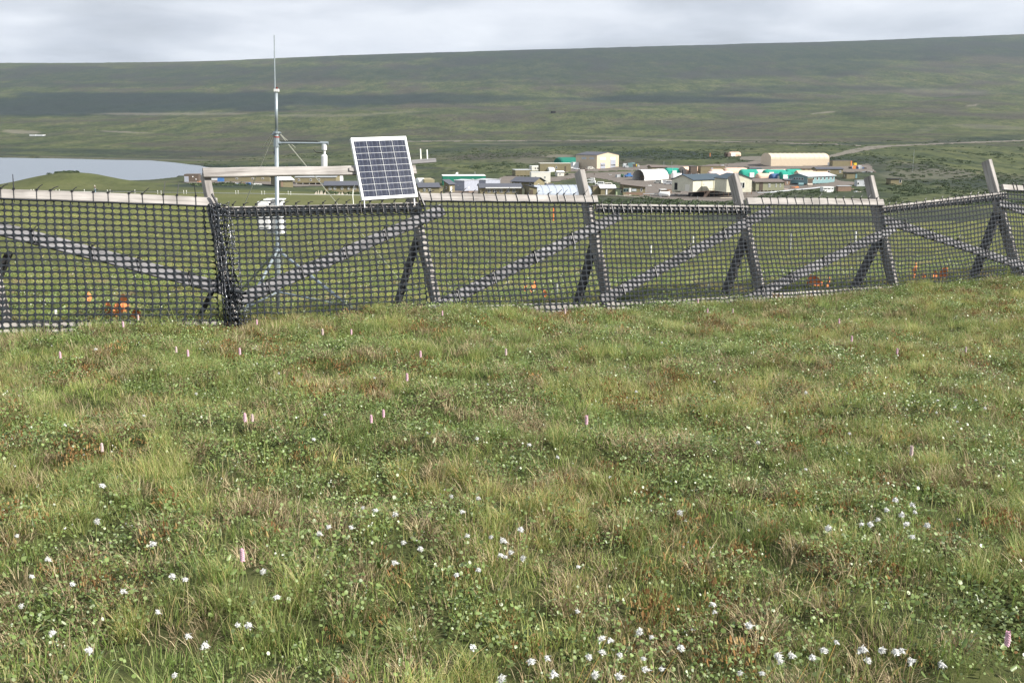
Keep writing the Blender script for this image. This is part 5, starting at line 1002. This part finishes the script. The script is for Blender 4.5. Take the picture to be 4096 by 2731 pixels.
# brown cabins right of the fourth post
x = Bld('cabin', 'olive cabin with one white window right of the fourth post', 'cabin', 2984, 768, 34, 36, 10, 8, SAGE, lift=3).walls('flat'); x.roof(SLATE, .3); x.win('r', .45, .6, .45, .85)
x = Bld('cabin', 'olive cabin with brown roof and dark underfloor below the teal tents', 'cabin', 3022, 768, 38, 112, 14, 6, SAGE, lift=5, depth=9).walls('shed', 'r', 8); x.roof(BROWNR, .6); x.stilts(8)
for f in (.44, .70, .85): x.win('r', f, f+(.08 if f == .44 else .035), .4, .8, split=2 if f == .44 else 1)
x.win('r', .13, .25, .0, 1, BRN, None, 'door')
x = Bld('tarp_pile', 'grey tarpaulin mound before the olive cabin', 'tarpaulin', 3044, 766, 14, 30, 10, 5, GALV2).arch(LGREY, 'r', rnd=.9)
x = Bld('blue_green_house', 'blue-green two-wing house on stilts with pale grey metal roof', 'house', 3229, 742, 34, 110, 76, 40, BGREEN, lift=6).walls('gable', 'r', 11); x.roof(LGREY, .7, .25); x.stilts(8)
for f in (.20, .345, .48, .62, .77, .92): x.win('r', f-.03, f+.03, .48, .88)
for f in (.12, .26, .40, .54): x.win('l', f+.1, f+.19, .5, .85)
x.win('l', .80, .86, .5, .62, WHITE, None, 'vent')
x = Bld('porch_box', 'brown porch box in the corner of the blue-green house', 'porch', 3228, 742, 26, 22, 10, 20, BRN).walls('flat'); x.roof(TAN2, .3)
g = ground(3203, 745, 300); k = g.y/FL; b = MB(); b.tube([(-10*k, 0, 7*k), (10*k, 0, 7*k)], 6*k, 12); b.box((0, 0, 1*k), (16*k, 1.2, 3*k)); o = b.obj('fuel_tank', BGREEN); o.location = g; tag(o, 'pale green fuel tank standing before the blue-green house', 'tank')
g = ground(3239, 747, 300); b = MB(); b.tube([(-10*k, 0, 7*k), (10*k, 0, 7*k)], 6*k, 12); b.box((0, 0, 1*k), (16*k, 1.2, 3*k)); o = b.obj('fuel_tank', PALEW); o.location = g; tag(o, 'tan wrapped tank on the gravel under the porch box', 'tank')
x = Bld('warehouse', 'very long beige fabric warehouse on the far gravel edge', 'warehouse', 3083, 666, 50, 230, 26, 3, BEIGE, depth=24, ymin=400).arch(BEIGE, 'r', straight=.58, n=14, ribs=13)
x = Bld('cabin_row', 'row of low tan cabins under the beige warehouse', 'cabins', 3088, 690, 14, 180, 12, 2, TAN, depth=5).walls('flat'); x.roof(BROWNR, .2)
for i in range(9): x.win('r', .05+i*.105, .09+i*.105, .1, .9, BRN, None, 'door')
x = Bld('cabin', 'tan cabin with dark roof right of the row below the warehouse', 'cabin', 3266, 702, 24, 104, 14, 4, TAN, depth=9).walls('gable', 'r', 6); x.roof(SLATE, .4); x.win('r', .85, .93, .4, .8, split=2); x.win('r', .40, .5, .4, .8)
x = Bld('peach_hall', 'long peach-roofed hall directly behind the blue-green house roof', 'hall', 3195, 706, 12, 116, 20, 5, PEACH, depth=8).walls('gable', 'r', 9); x.roof(PEACH, .3)
x = Bld('long_container', 'long brown shipping container with orange end right of the warehouse', 'container', 3330, 666, 21, 76, 10, 4, BRN, depth=6, ymin=400).walls('flat', m=TAN); x.roof(BROWNR, .1); x.win('r', .93, 1.0, .1, 1, ORNG, None, 'end_door'); x = Bld('white_bin', 'white box door at the end of the beige warehouse', 'box', 3315, 664, 13, 8, 5, 5, WHITE).walls('flat'); x.roof(WHITE, 0, .05)
x = Bld('yellow_box', 'yellow cube on the gravel beyond the brown container', 'box', 3417, 662, 9, 10, 5, 8, YEL, ymin=400).walls('flat'); x.roof(YEL, 0, .05)
x = Bld('shed', 'brown shed with dark overhanging roof and pale door on the slope', 'shed', 3386, 716, 22, 42, 8, 4, TAN, depth=6).walls('flat'); x.roof(BLK, 1.0); x.win('r', .82, .98, .1, .9, BGREEN, None, 'door')
x = Bld('shed', 'lone brown shed with dark roof out on the green slope', 'shed', 3562, 740, 22, 44, 8, 4, TAN, depth=6).walls('flat'); x.roof(BLK, 1.0); x.win('r', .75, .95, .4, .95, WHITE, DGLASS)
x = Bld('small_hut', 'small grey hut with two white-framed windows near the gravel end', 'hut', 3427, 746, 22, 36, 10, 10, LGREY).walls('flat'); x.roof(LGREY, .3); x.win('r', .02, .24, .3, .75); x.win('r', .78, 1.0, .3, .75)
x = Bld('caravan', 'white caravan with dark window strips in the scrub', 'caravan', 3292, 770, 20, 42, 12, 8, WHITE).walls('flat'); x.roof(WHITE, .1); x.win('r', .05, .35, .68, .82, BLK, None); x.win('r', .42, .68, .68, .82, BLK, None); x.win('r', .8, .95, .68, .82, BLK, None)
x = Bld('timber_stack', 'weathered grey-brown timber shed half sunk in the scrub', 'shed', 3352, 766, 20, 52, 10, 5, TAN).walls('flat', m=WOODB); x.roof(LGREY, .4, .2)
x = Bld('barrel_tent', 'small peach barrel tent alone above the camp', 'tent', 2922, 628, 19, 42, 14, 10, PEACH, ymin=500).arch(PEACH, 'r', straight=.4, rnd=.3); x.win('r', .05, .45, .05, .75, WHITE, None, 'door'); x = Bld('skip_box', 'dark box beside the small peach tent above the camp', 'box', 2903, 628, 16, 16, 6, 8, BRN, ymin=500).walls('flat'); x.roof(BRN, .1)
x = Bld('platform', 'first pale instrument platform on the far lake shore', 'platform', 118, 545, 5, 22, 4, 5, LGREY, ymin=900).walls('flat'); x.roof(WHITE, 0, .3); x = Bld('platform', 'second pale instrument platform on the far lake shore', 'platform', 146, 545, 5, 24, 4, 5, LGREY, ymin=900).walls('flat'); x.roof(WHITE, 0, .3)
x = Bld('far_hut', 'tiny dark hut far up on the tundra slope', 'hut', 2208, 454, 9, 14, 5, 10, BLK, ymin=1500).walls('flat'); x.roof(SLATE, .2)
# ---------------------------------------------------------------- vehicles
VP = [(-2.65, .45), (-2.65, 1.15), (-2.5, 2.05), (-2.3, 2.2), (.9, 2.2), (1.35, 1.95), (1.75, 1.25), (2.45, 1.05), (2.65, .85), (2.65, .45)]
SP = [(-2.4, .45), (-2.4, 1.05), (-2.25, 1.75), (-2.0, 1.85), (.35, 1.85), (1.05, 1.15), (2.2, 1.0), (2.4, .8), (2.4, .45)]
TP = [(-3.2, .6), (-3.2, 1.3), (-.6, 1.3), (-.6, 2.5), (.9, 2.5), (1.4, 1.6), (2.6, 1.45), (2.8, 1.2), (2.8, .6)]
def body_mesh(prof, w, m):
    b = MB(); K = len(prof); V = []
    for y, s in ((-w/2, .97), (-w/2+.12, 1), (w/2-.12, 1), (w/2, .97)): V += [(x, y*(1 if z < 1.1 else .93), z if abs(y) < w/2-.05 else .45+(z-.45)*s) for (x, z) in prof]
    F = [tuple(range(K)), tuple(3*K+K-1-i for i in range(K))]
    for j in range(3):
        for i in range(K): F.append((j*K+i, (j+1)*K+i, (j+1)*K+(i+1) % K, j*K+(i+1) % K))
    b.add(V, F); return b.mesh('body', m)
def wheel_mesh(): b = MB(); b.tube([(0, -.12, 0), (0, .12, 0)], .37, 12); return b.mesh('wheel', TYRE)
def glass(x0, x1, z0, z1): b = MB(); b.box(((x0+x1)/2, 0, (z0+z1)/2), (x1-x0, 0.02, z1-z0)); return b.mesh('side_window', DGLASS)
WH = wheel_mesh(); BODY = {k: body_mesh(p, w, m) for k, (p, w, m) in {'van': (VP, 2.0, WHITE), 'cream': (VP, 2.0, OFFW), 'suv': (SP, 1.9, WHITE), 'dark': (SP, 1.9, BRN), 'silver': (SP, 1.9, SILV), 'truck': (TP, 2.4, BLUEP), 'teal': (SP, 1.9, BGREEN)}.items()}
GL = {'van': [glass(-2.3, -1.5, 1.35, 1.85), glass(-1.3, -.35, 1.35, 1.85), glass(-.2, .85, 1.35, 1.9)], 'suv': [glass(-2.0, -1.2, 1.2, 1.6), glass(-1.0, -.3, 1.2, 1.65), glass(-.15, .4, 1.2, 1.65)]}
b = MB(); b.box((0, 0, 0), (.04, 1.5, .55)); WS = b.mesh('windscreen', DGLASS); b = MB(); b.box((0, 0, 0), (.06, .3, .16)); HL = b.mesh('headlight', WHITE)
def vehicle(name, kind, label, cat, u, v, hd, sc=1.0):
    g = ground(u, v, 250); r = empty(name, g, label, cat, 'vehicles parked at the camp', radians(hd)); r.scale = (sc,)*3
    link('body', BODY[kind], r); gk = 'van' if kind in ('van', 'cream') else 'suv'; w = 1.0 if kind in ('van', 'cream') else .95
    if kind == 'truck': w = 1.2
    wb = 1.55 if kind != 'truck' else 1.9
    for sx_ in (-wb, wb+.1):
        for sy in (-w+.08, w-.08): q = link('wheel', WH, r); q.location = (sx_, sy, .37)
    if kind != 'truck':
        for gm in GL[gk]:
            for sy in (-w*.95-.005, w*.95+.005): q = link('side_window', gm, r); q.location = (0, sy, 0)
    ws = link('windscreen', WS, r); ws.location = {'van': (1.58, 0, 1.62), 'cream': (1.58, 0, 1.62), 'truck': (1.2, 0, 2.05)}.get(kind, (.75, 0, 1.52)); ws.rotation_euler = (0, radians(-32 if gk == 'van' else -45), 0)
    for sy in (-.68, .68): q = link('headlight', HL, r); q.location = ({'van': 2.62, 'cream': 2.62, 'truck': 2.8}.get(kind, 2.38), sy, .82)
vehicle('parked_van', 'cream', 'cream passenger van parked closest to the white-roofed cabin', 'van', 2437, 747, 6, 1.05)
vehicle('parked_van', 'van', 'boxy white van left of the cream one above the white roof', 'van', 2398, 742, 170, 1.0)
vehicle('parked_car', 'suv', 'white car tucked behind the boxy white van', 'car', 2366, 735, 165); vehicle('parked_car', 'suv', 'white car highest of the row beside the third post', 'car', 2364, 724, 170)
vehicle('parked_van', 'cream', 'white van parked just before the garage side wall', 'van', 2364, 678, 5, 1.0); vehicle('parked_pickup', 'dark', 'dark brown pickup at the top of the third post', 'pickup', 2335, 684, 20, 1.1); vehicle('parked_car', 'silver', 'silver car beside the dark pickup', 'car', 2306, 680, 10); vehicle('parked_car', 'suv', 'white car in front of the green barrel shelter', 'car', 2288, 676, 5)
vehicle('parked_van', 'cream', 'cream van standing before the large white shelter', 'van', 2632, 735, 150, 1.0); vehicle('parked_van', 'van', 'white van beside the grey annex of the main building', 'van', 2672, 739, 160, 1.0); vehicle('parked_car', 'silver', 'grey-blue car squeezed between the two vans by the shelter', 'car', 2654, 735, 175)
vehicle('box_truck', 'truck', 'dark truck with white bonnet at the shelter mouth', 'truck', 2517, 710, 200, 1.1); vehicle('parked_car', 'teal', 'teal car beyond the garage corner', 'car', 2502, 668, 8); vehicle('parked_car', 'dark', 'dark car at the near end of the beige warehouse', 'car', 3072, 660, 80, 1.2)
# machinery and odds and ends on the gravel
def pile(name, label, cat, u, v, w, h, mats_, seed, ymin=250, n=9):
    g = ground(u, v, ymin); k = g.y/FL; R_ = random.Random(seed); r = empty(name, g, label, cat)
    for i in range(n):
        b = MB(); c_ = Vector((R_.uniform(-.5, .5)*w*k, R_.uniform(-.8, .8), 0)); hh = h*k*R_.uniform(.35, 1)*(1-abs(c_.x)/(w*k)*.9); ww = w*k*R_.uniform(.12, .32); c_.z = hh/2-.1
        b.box(c_, (ww, R_.uniform(.6, 1.6), hh), Matrix.Rotation(R_.uniform(-.5, .5), 3, 'Z') @ Matrix.Rotation(R_.uniform(-.18, .18), 3, 'Y')); b.obj('item', R_.choice(mats_), r)
pile('loader_scrap', 'green machinery on a low trailer left of the dark truck', 'machine', 2482, 710, 38, 20, [DGRN, DGRN, GALV2], 1)
pile('equipment_heap', 'heap of blue and black machines right of the garage', 'machinery', 2522, 670, 62, 24, [BLK, BGREEN, BRN, YEL, GALV2], 2, n=12)
pile('equipment_heap', 'junk heap with orange and blue crates beyond the brown container', 'machinery', 3430, 676, 62, 17, [BLUEC, ORNG, WOODB, BRN, WHITE, GALV2], 3, n=14)
pile('crate_heap', 'dark timber heap on the gravel left of the third post', 'timber', 2272, 716, 28, 6, [BRN, WOODB], 4, n=6); pile('crate_heap', 'orange-brown crates beside the boathouse', 'crates', 800, 729, 24, 10, [ORNG, WOODB, PALEW], 5, n=6); pile('crate_heap', 'mixed gear under the upper rail by the long cabin', 'crates', 985, 738, 110, 9, [BRN, BLK, WHITE, WOODB, BLUEP], 6, n=12)
pile('crate_heap', 'red and brown planks before the grey metal shed', 'timber', 1870, 770, 80, 8, [RED, WOODB, BRN], 7, n=10); pile('rock_heap', 'pale boulders and pots below the blue-green house', 'rocks', 3130, 760, 70, 6, [PALEW, PINK, GALV2], 8, n=12); pile('rock_heap', 'scattered pale boards in the scrub below the small grey hut', 'boards', 3440, 768, 60, 5, [PALEW, LGREY], 9, n=8)
pile('pipe_stack', 'white pipes lying on the dark roofed cabin side of the junk heap', 'pipes', 3352, 674, 46, 4, [WHITE], 10, n=4); pile('red_barrier', 'red barrier lying by the garage door', 'barrier', 2398, 680, 22, 2.5, [RED], 11, n=3); pile('deck_clutter', 'brown clutter under the deck house', 'timber', 2555, 790, 90, 6, [WOODB, BLK, BRN], 12, n=10)
g = ground(3380, 714, 300); b = MB(); b.tube([(0, 0, 0), (0, 0, 1.2)], .12, 6); b.tube([(0, 0, 1.2), (.1, -.5, 1.5)], [.2, 1.0], 10); o = b.obj('satellite_dish', WHITE); o.location = g; tag(o, 'white satellite dish beside the overhanging-roof shed', 'dish')
for (u, v, lab) in ((2840, 660, 'orange windsock pole on the slope above the tents'),): 
    g = ground(u, 628, 500); k = g.y/FL; b = MB(); b.tube([(0, 0, 0), (0, 0, 15*k)], 1.4*k, 6); o = b.obj('signal_post', ORNG); o.location = g; tag(o, lab, 'post')
for i, (u, v, h) in enumerate(((2655, 668, 22), (2687, 668, 22), (2690, 700, 30), (2902, 700, 45), (3186, 600, 6), (2790, 805, 20), (2583, 776, 36), (3650, 690, 90), (1748, 745, 16))):
    g = ground(u, v, 280); k = g.y/FL; b = MB(); b.tube([(0, 0, 0), (0, 0, h*k)], .09, 5); o = b.obj('utility_pole', GALV2); o.location = g; tag(o, ['thin pole on the near side of the garage gravel', 'thin pole just right of another behind the barrel tents', 'thin pole beside the green barrel tent', 'thin pole rising behind the main building roof', 'short thin pole above the beige warehouse', 'thin pole before the main building deck', 'thin pole on the gravel by the deck house end', 'tall thin pole alone on the green slope', 'thin pole by the green container block'][i], 'pole', 'thin poles in the camp')
# pale plank walkways in front of the camp
def walk(label, pts, w=1.2, m=PALEW):
    g0 = ground(*pts[0], 200); b = MB(); gg = [ground(u, v, 200)+SZ*.5-g0 for u, v in pts]
    for i in range(len(gg)-1): b.beam(gg[i], gg[i+1], .35, w, SZ)
    o = b.obj('plank_walk', m); o.location = g0; tag(o, label, 'walkway')
walk('pale plank walkway curving through scrub below the olive cabin', [(3030, 775), (3075, 774), (3130, 768), (3160, 765), (3240, 758), (3290, 752)], 1.6, LGREY); walk('short steep plank ramp below the olive cabin', [(3083, 750), (3100, 766)], 1.6, LGREY); walk('pale timber edge along the deck house front', [(2370, 784), (2470, 787), (2590, 797)], 1.0); walk('pale pipe line on the gravel bank before the main building', [(2720, 794), (2800, 796), (2880, 796), (2960, 794)], .8, PALEW)
# ---------------------------------------------------------------- people
SKIN = mat('skin', (.45, .28, .20), .6); 
def person(label, u, v, hgt, coat, trousers, cap, pose=0, ymin=60):
    g = ground(u, v, ymin); root = empty('person', g, label, 'person', None, pose); s = hgt/1.75
    def skin(nm, pts, edges, rad, m):
        me = bpy.data.meshes.new(nm); me.from_pydata([tuple(q*s for q in p) for p in pts], edges, []); me.materials.append(m); o = link(nm, me, root)
        md = o.modifiers.new('s', 'SKIN'); [setattr(me.skin_vertices[0].data[i], 'radius', (r_*s, r_*s)) for i, r_ in enumerate(rad)]; me.skin_vertices[0].data[0].use_root = True; o.modifiers.new('d', 'SUBSURF').levels = 1; o.modifiers['d'].render_levels = 1; return o
    P_ = [(0, 0, .95), (0, .02, 1.2), (0, 0, 1.42), (0, -.01, 1.54), (0, -.03, 1.66), (-.2, 0, 1.40), (-.27, -.08, 1.12), (-.2, -.26, .98), (.2, 0, 1.40), (.28, -.05, 1.12), (.24, -.2, .92), (-.1, 0, .86), (-.12, .03, .48), (-.13, .05, .06), (-.13, -.1, .03), (.1, 0, .86), (.13, -.06, .48), (.15, 0, .06), (.15, -.15, .03)]
    E_ = [(0, 1), (1, 2), (2, 3), (3, 4), (2, 5), (5, 6), (6, 7), (2, 8), (8, 9), (9, 10), (0, 11), (11, 12), (12, 13), (13, 14), (0, 15), (15, 16), (16, 17), (17, 18)]
    skin('body', P_, E_, [.15, .13, .15, .055, .095, .065, .05, .035, .065, .05, .035, .095, .065, .045, .04, .095, .065, .045, .04], SKIN)
    skin('jacket', [P_[i] for i in (1, 0, 2, 5, 6, 7, 8, 9, 10)], [(0, 1), (0, 2), (2, 3), (3, 4), (4, 5), (2, 6), (6, 7), (7, 8)], [.16, .165, .175, .085, .07, .05, .085, .07, .05], coat)
    skin('trousers', [P_[i] for i in (0, 11, 12, 13, 15, 16, 17)], [(0, 1), (1, 2), (2, 3), (0, 4), (4, 5), (5, 6)], [.16, .115, .085, .065, .115, .085, .065], trousers)
    b = MB(); b.tube([(0, -.03*s, 1.66*s), (0, -.02*s, 1.72*s), (0, -.02*s, 1.78*s)], [.115*s, .11*s, .04*s], 10); b.box((0, -.14*s, 1.69*s), (.15*s, .1*s, .015*s)); b.obj('cap', cap, root)
person('person in white cap, drab jacket and pale blue trousers standing in the far meadow', 381, 772, 1.75, bm_('drab_jacket', (.20, .20, .17)), bm_('pale_blue_cloth', (.28, .42, .52)), WHITE, 2.8)
person('person in dark clothes walking alone across the gravel below the garage', 2377, 702, 1.75, BLK, BRN, BLK, .4, 250)

for i, (u, v, w, h, lab, ms3) in enumerate((
 (2262, 700, 40, 8, 'low dark stack on the gravel before the white camper', [BRN, BLK, WOODB]), (2440, 700, 14, 6, 'small grey crates alone on the open gravel', [GALV2, LGREY]), (2600, 745, 30, 7, 'grey boxes on the gravel before the two vans', [GALV2, WHITE, BRN]),
 (2730, 702, 50, 8, 'clutter of pale boxes between the barrel tents and main building', [WHITE, LGREY, PALEW, BLUEP]), (3160, 690, 80, 8, 'clutter of tan boxes behind the teal tents', [TAN2, BRN, PEACH, WHITE]), (3180, 752, 50, 7, 'brown gear under the blue-green house', [BRN, WOODB, GALV2, ORNG]),
 (3300, 712, 50, 8, 'dark pallets on the gravel right of the blue-green house', [BRN, GALV2, BLK]), (2180, 735, 60, 7, 'planks on the gravel below the white site cabin', [WOODB, PALEW]), (2080, 716, 40, 6, 'dark planks below the brown flat-roofed hut', [BRN, PALEW]),
 (1750, 776, 40, 6, 'boxes beside the small bunkhouse', [BRN, GALV2, WHITE]), (3470, 690, 60, 6, 'grey scrap at the end of the gravel pad', [GALV2, LGREY, BRN]), (2900, 664, 60, 6, 'grey heap on the gravel track left of the beige warehouse', [GALV2, BRN]),
 (3385, 760, 60, 9, 'grey boards in the scrub right of the white caravan', [WOODB, LGREY, BRN]), (2700, 780, 40, 7, 'crates under the near end of the main building', [BLK, GALV2]))):
    pile('supply_heap', lab, 'supplies', u, v, w, h, ms3, 40+i, n=7)
for i, (u, v, h, w_, m, lab) in enumerate(((2230, 706, 16, 26, OFFW, 'low off-white hut right of the bright white site cabin'), (2190, 756, 14, 26, SLATE, 'dark low-roofed hut behind the silvery hoop house'), (2960, 742, 22, 22, SAGE, 'olive box hut squeezed right of the fourth post'), (3140, 742, 20, 20, WOODB, 'brown timber porch between olive cabin and blue-green house'), (3000, 690, 14, 44, TAN2, 'pale tan hut behind the teal tents'), (2562, 700, 12, 20, GALV2, 'small grey unit behind the large white shelter'), (2020, 770, 26, 16, TAN, 'narrow tan hut at the end of the grey metal sheds'))):
    x = Bld('hut', lab, 'hut', u, v, h, w_, 10, 9, m).walls('gable', 'r', 4); x.roof(SLATE if m is not OFFW else WHITE, .4); x.win('r', .3, .5, .35, .75)
print('built', len(bpy.data.objects))
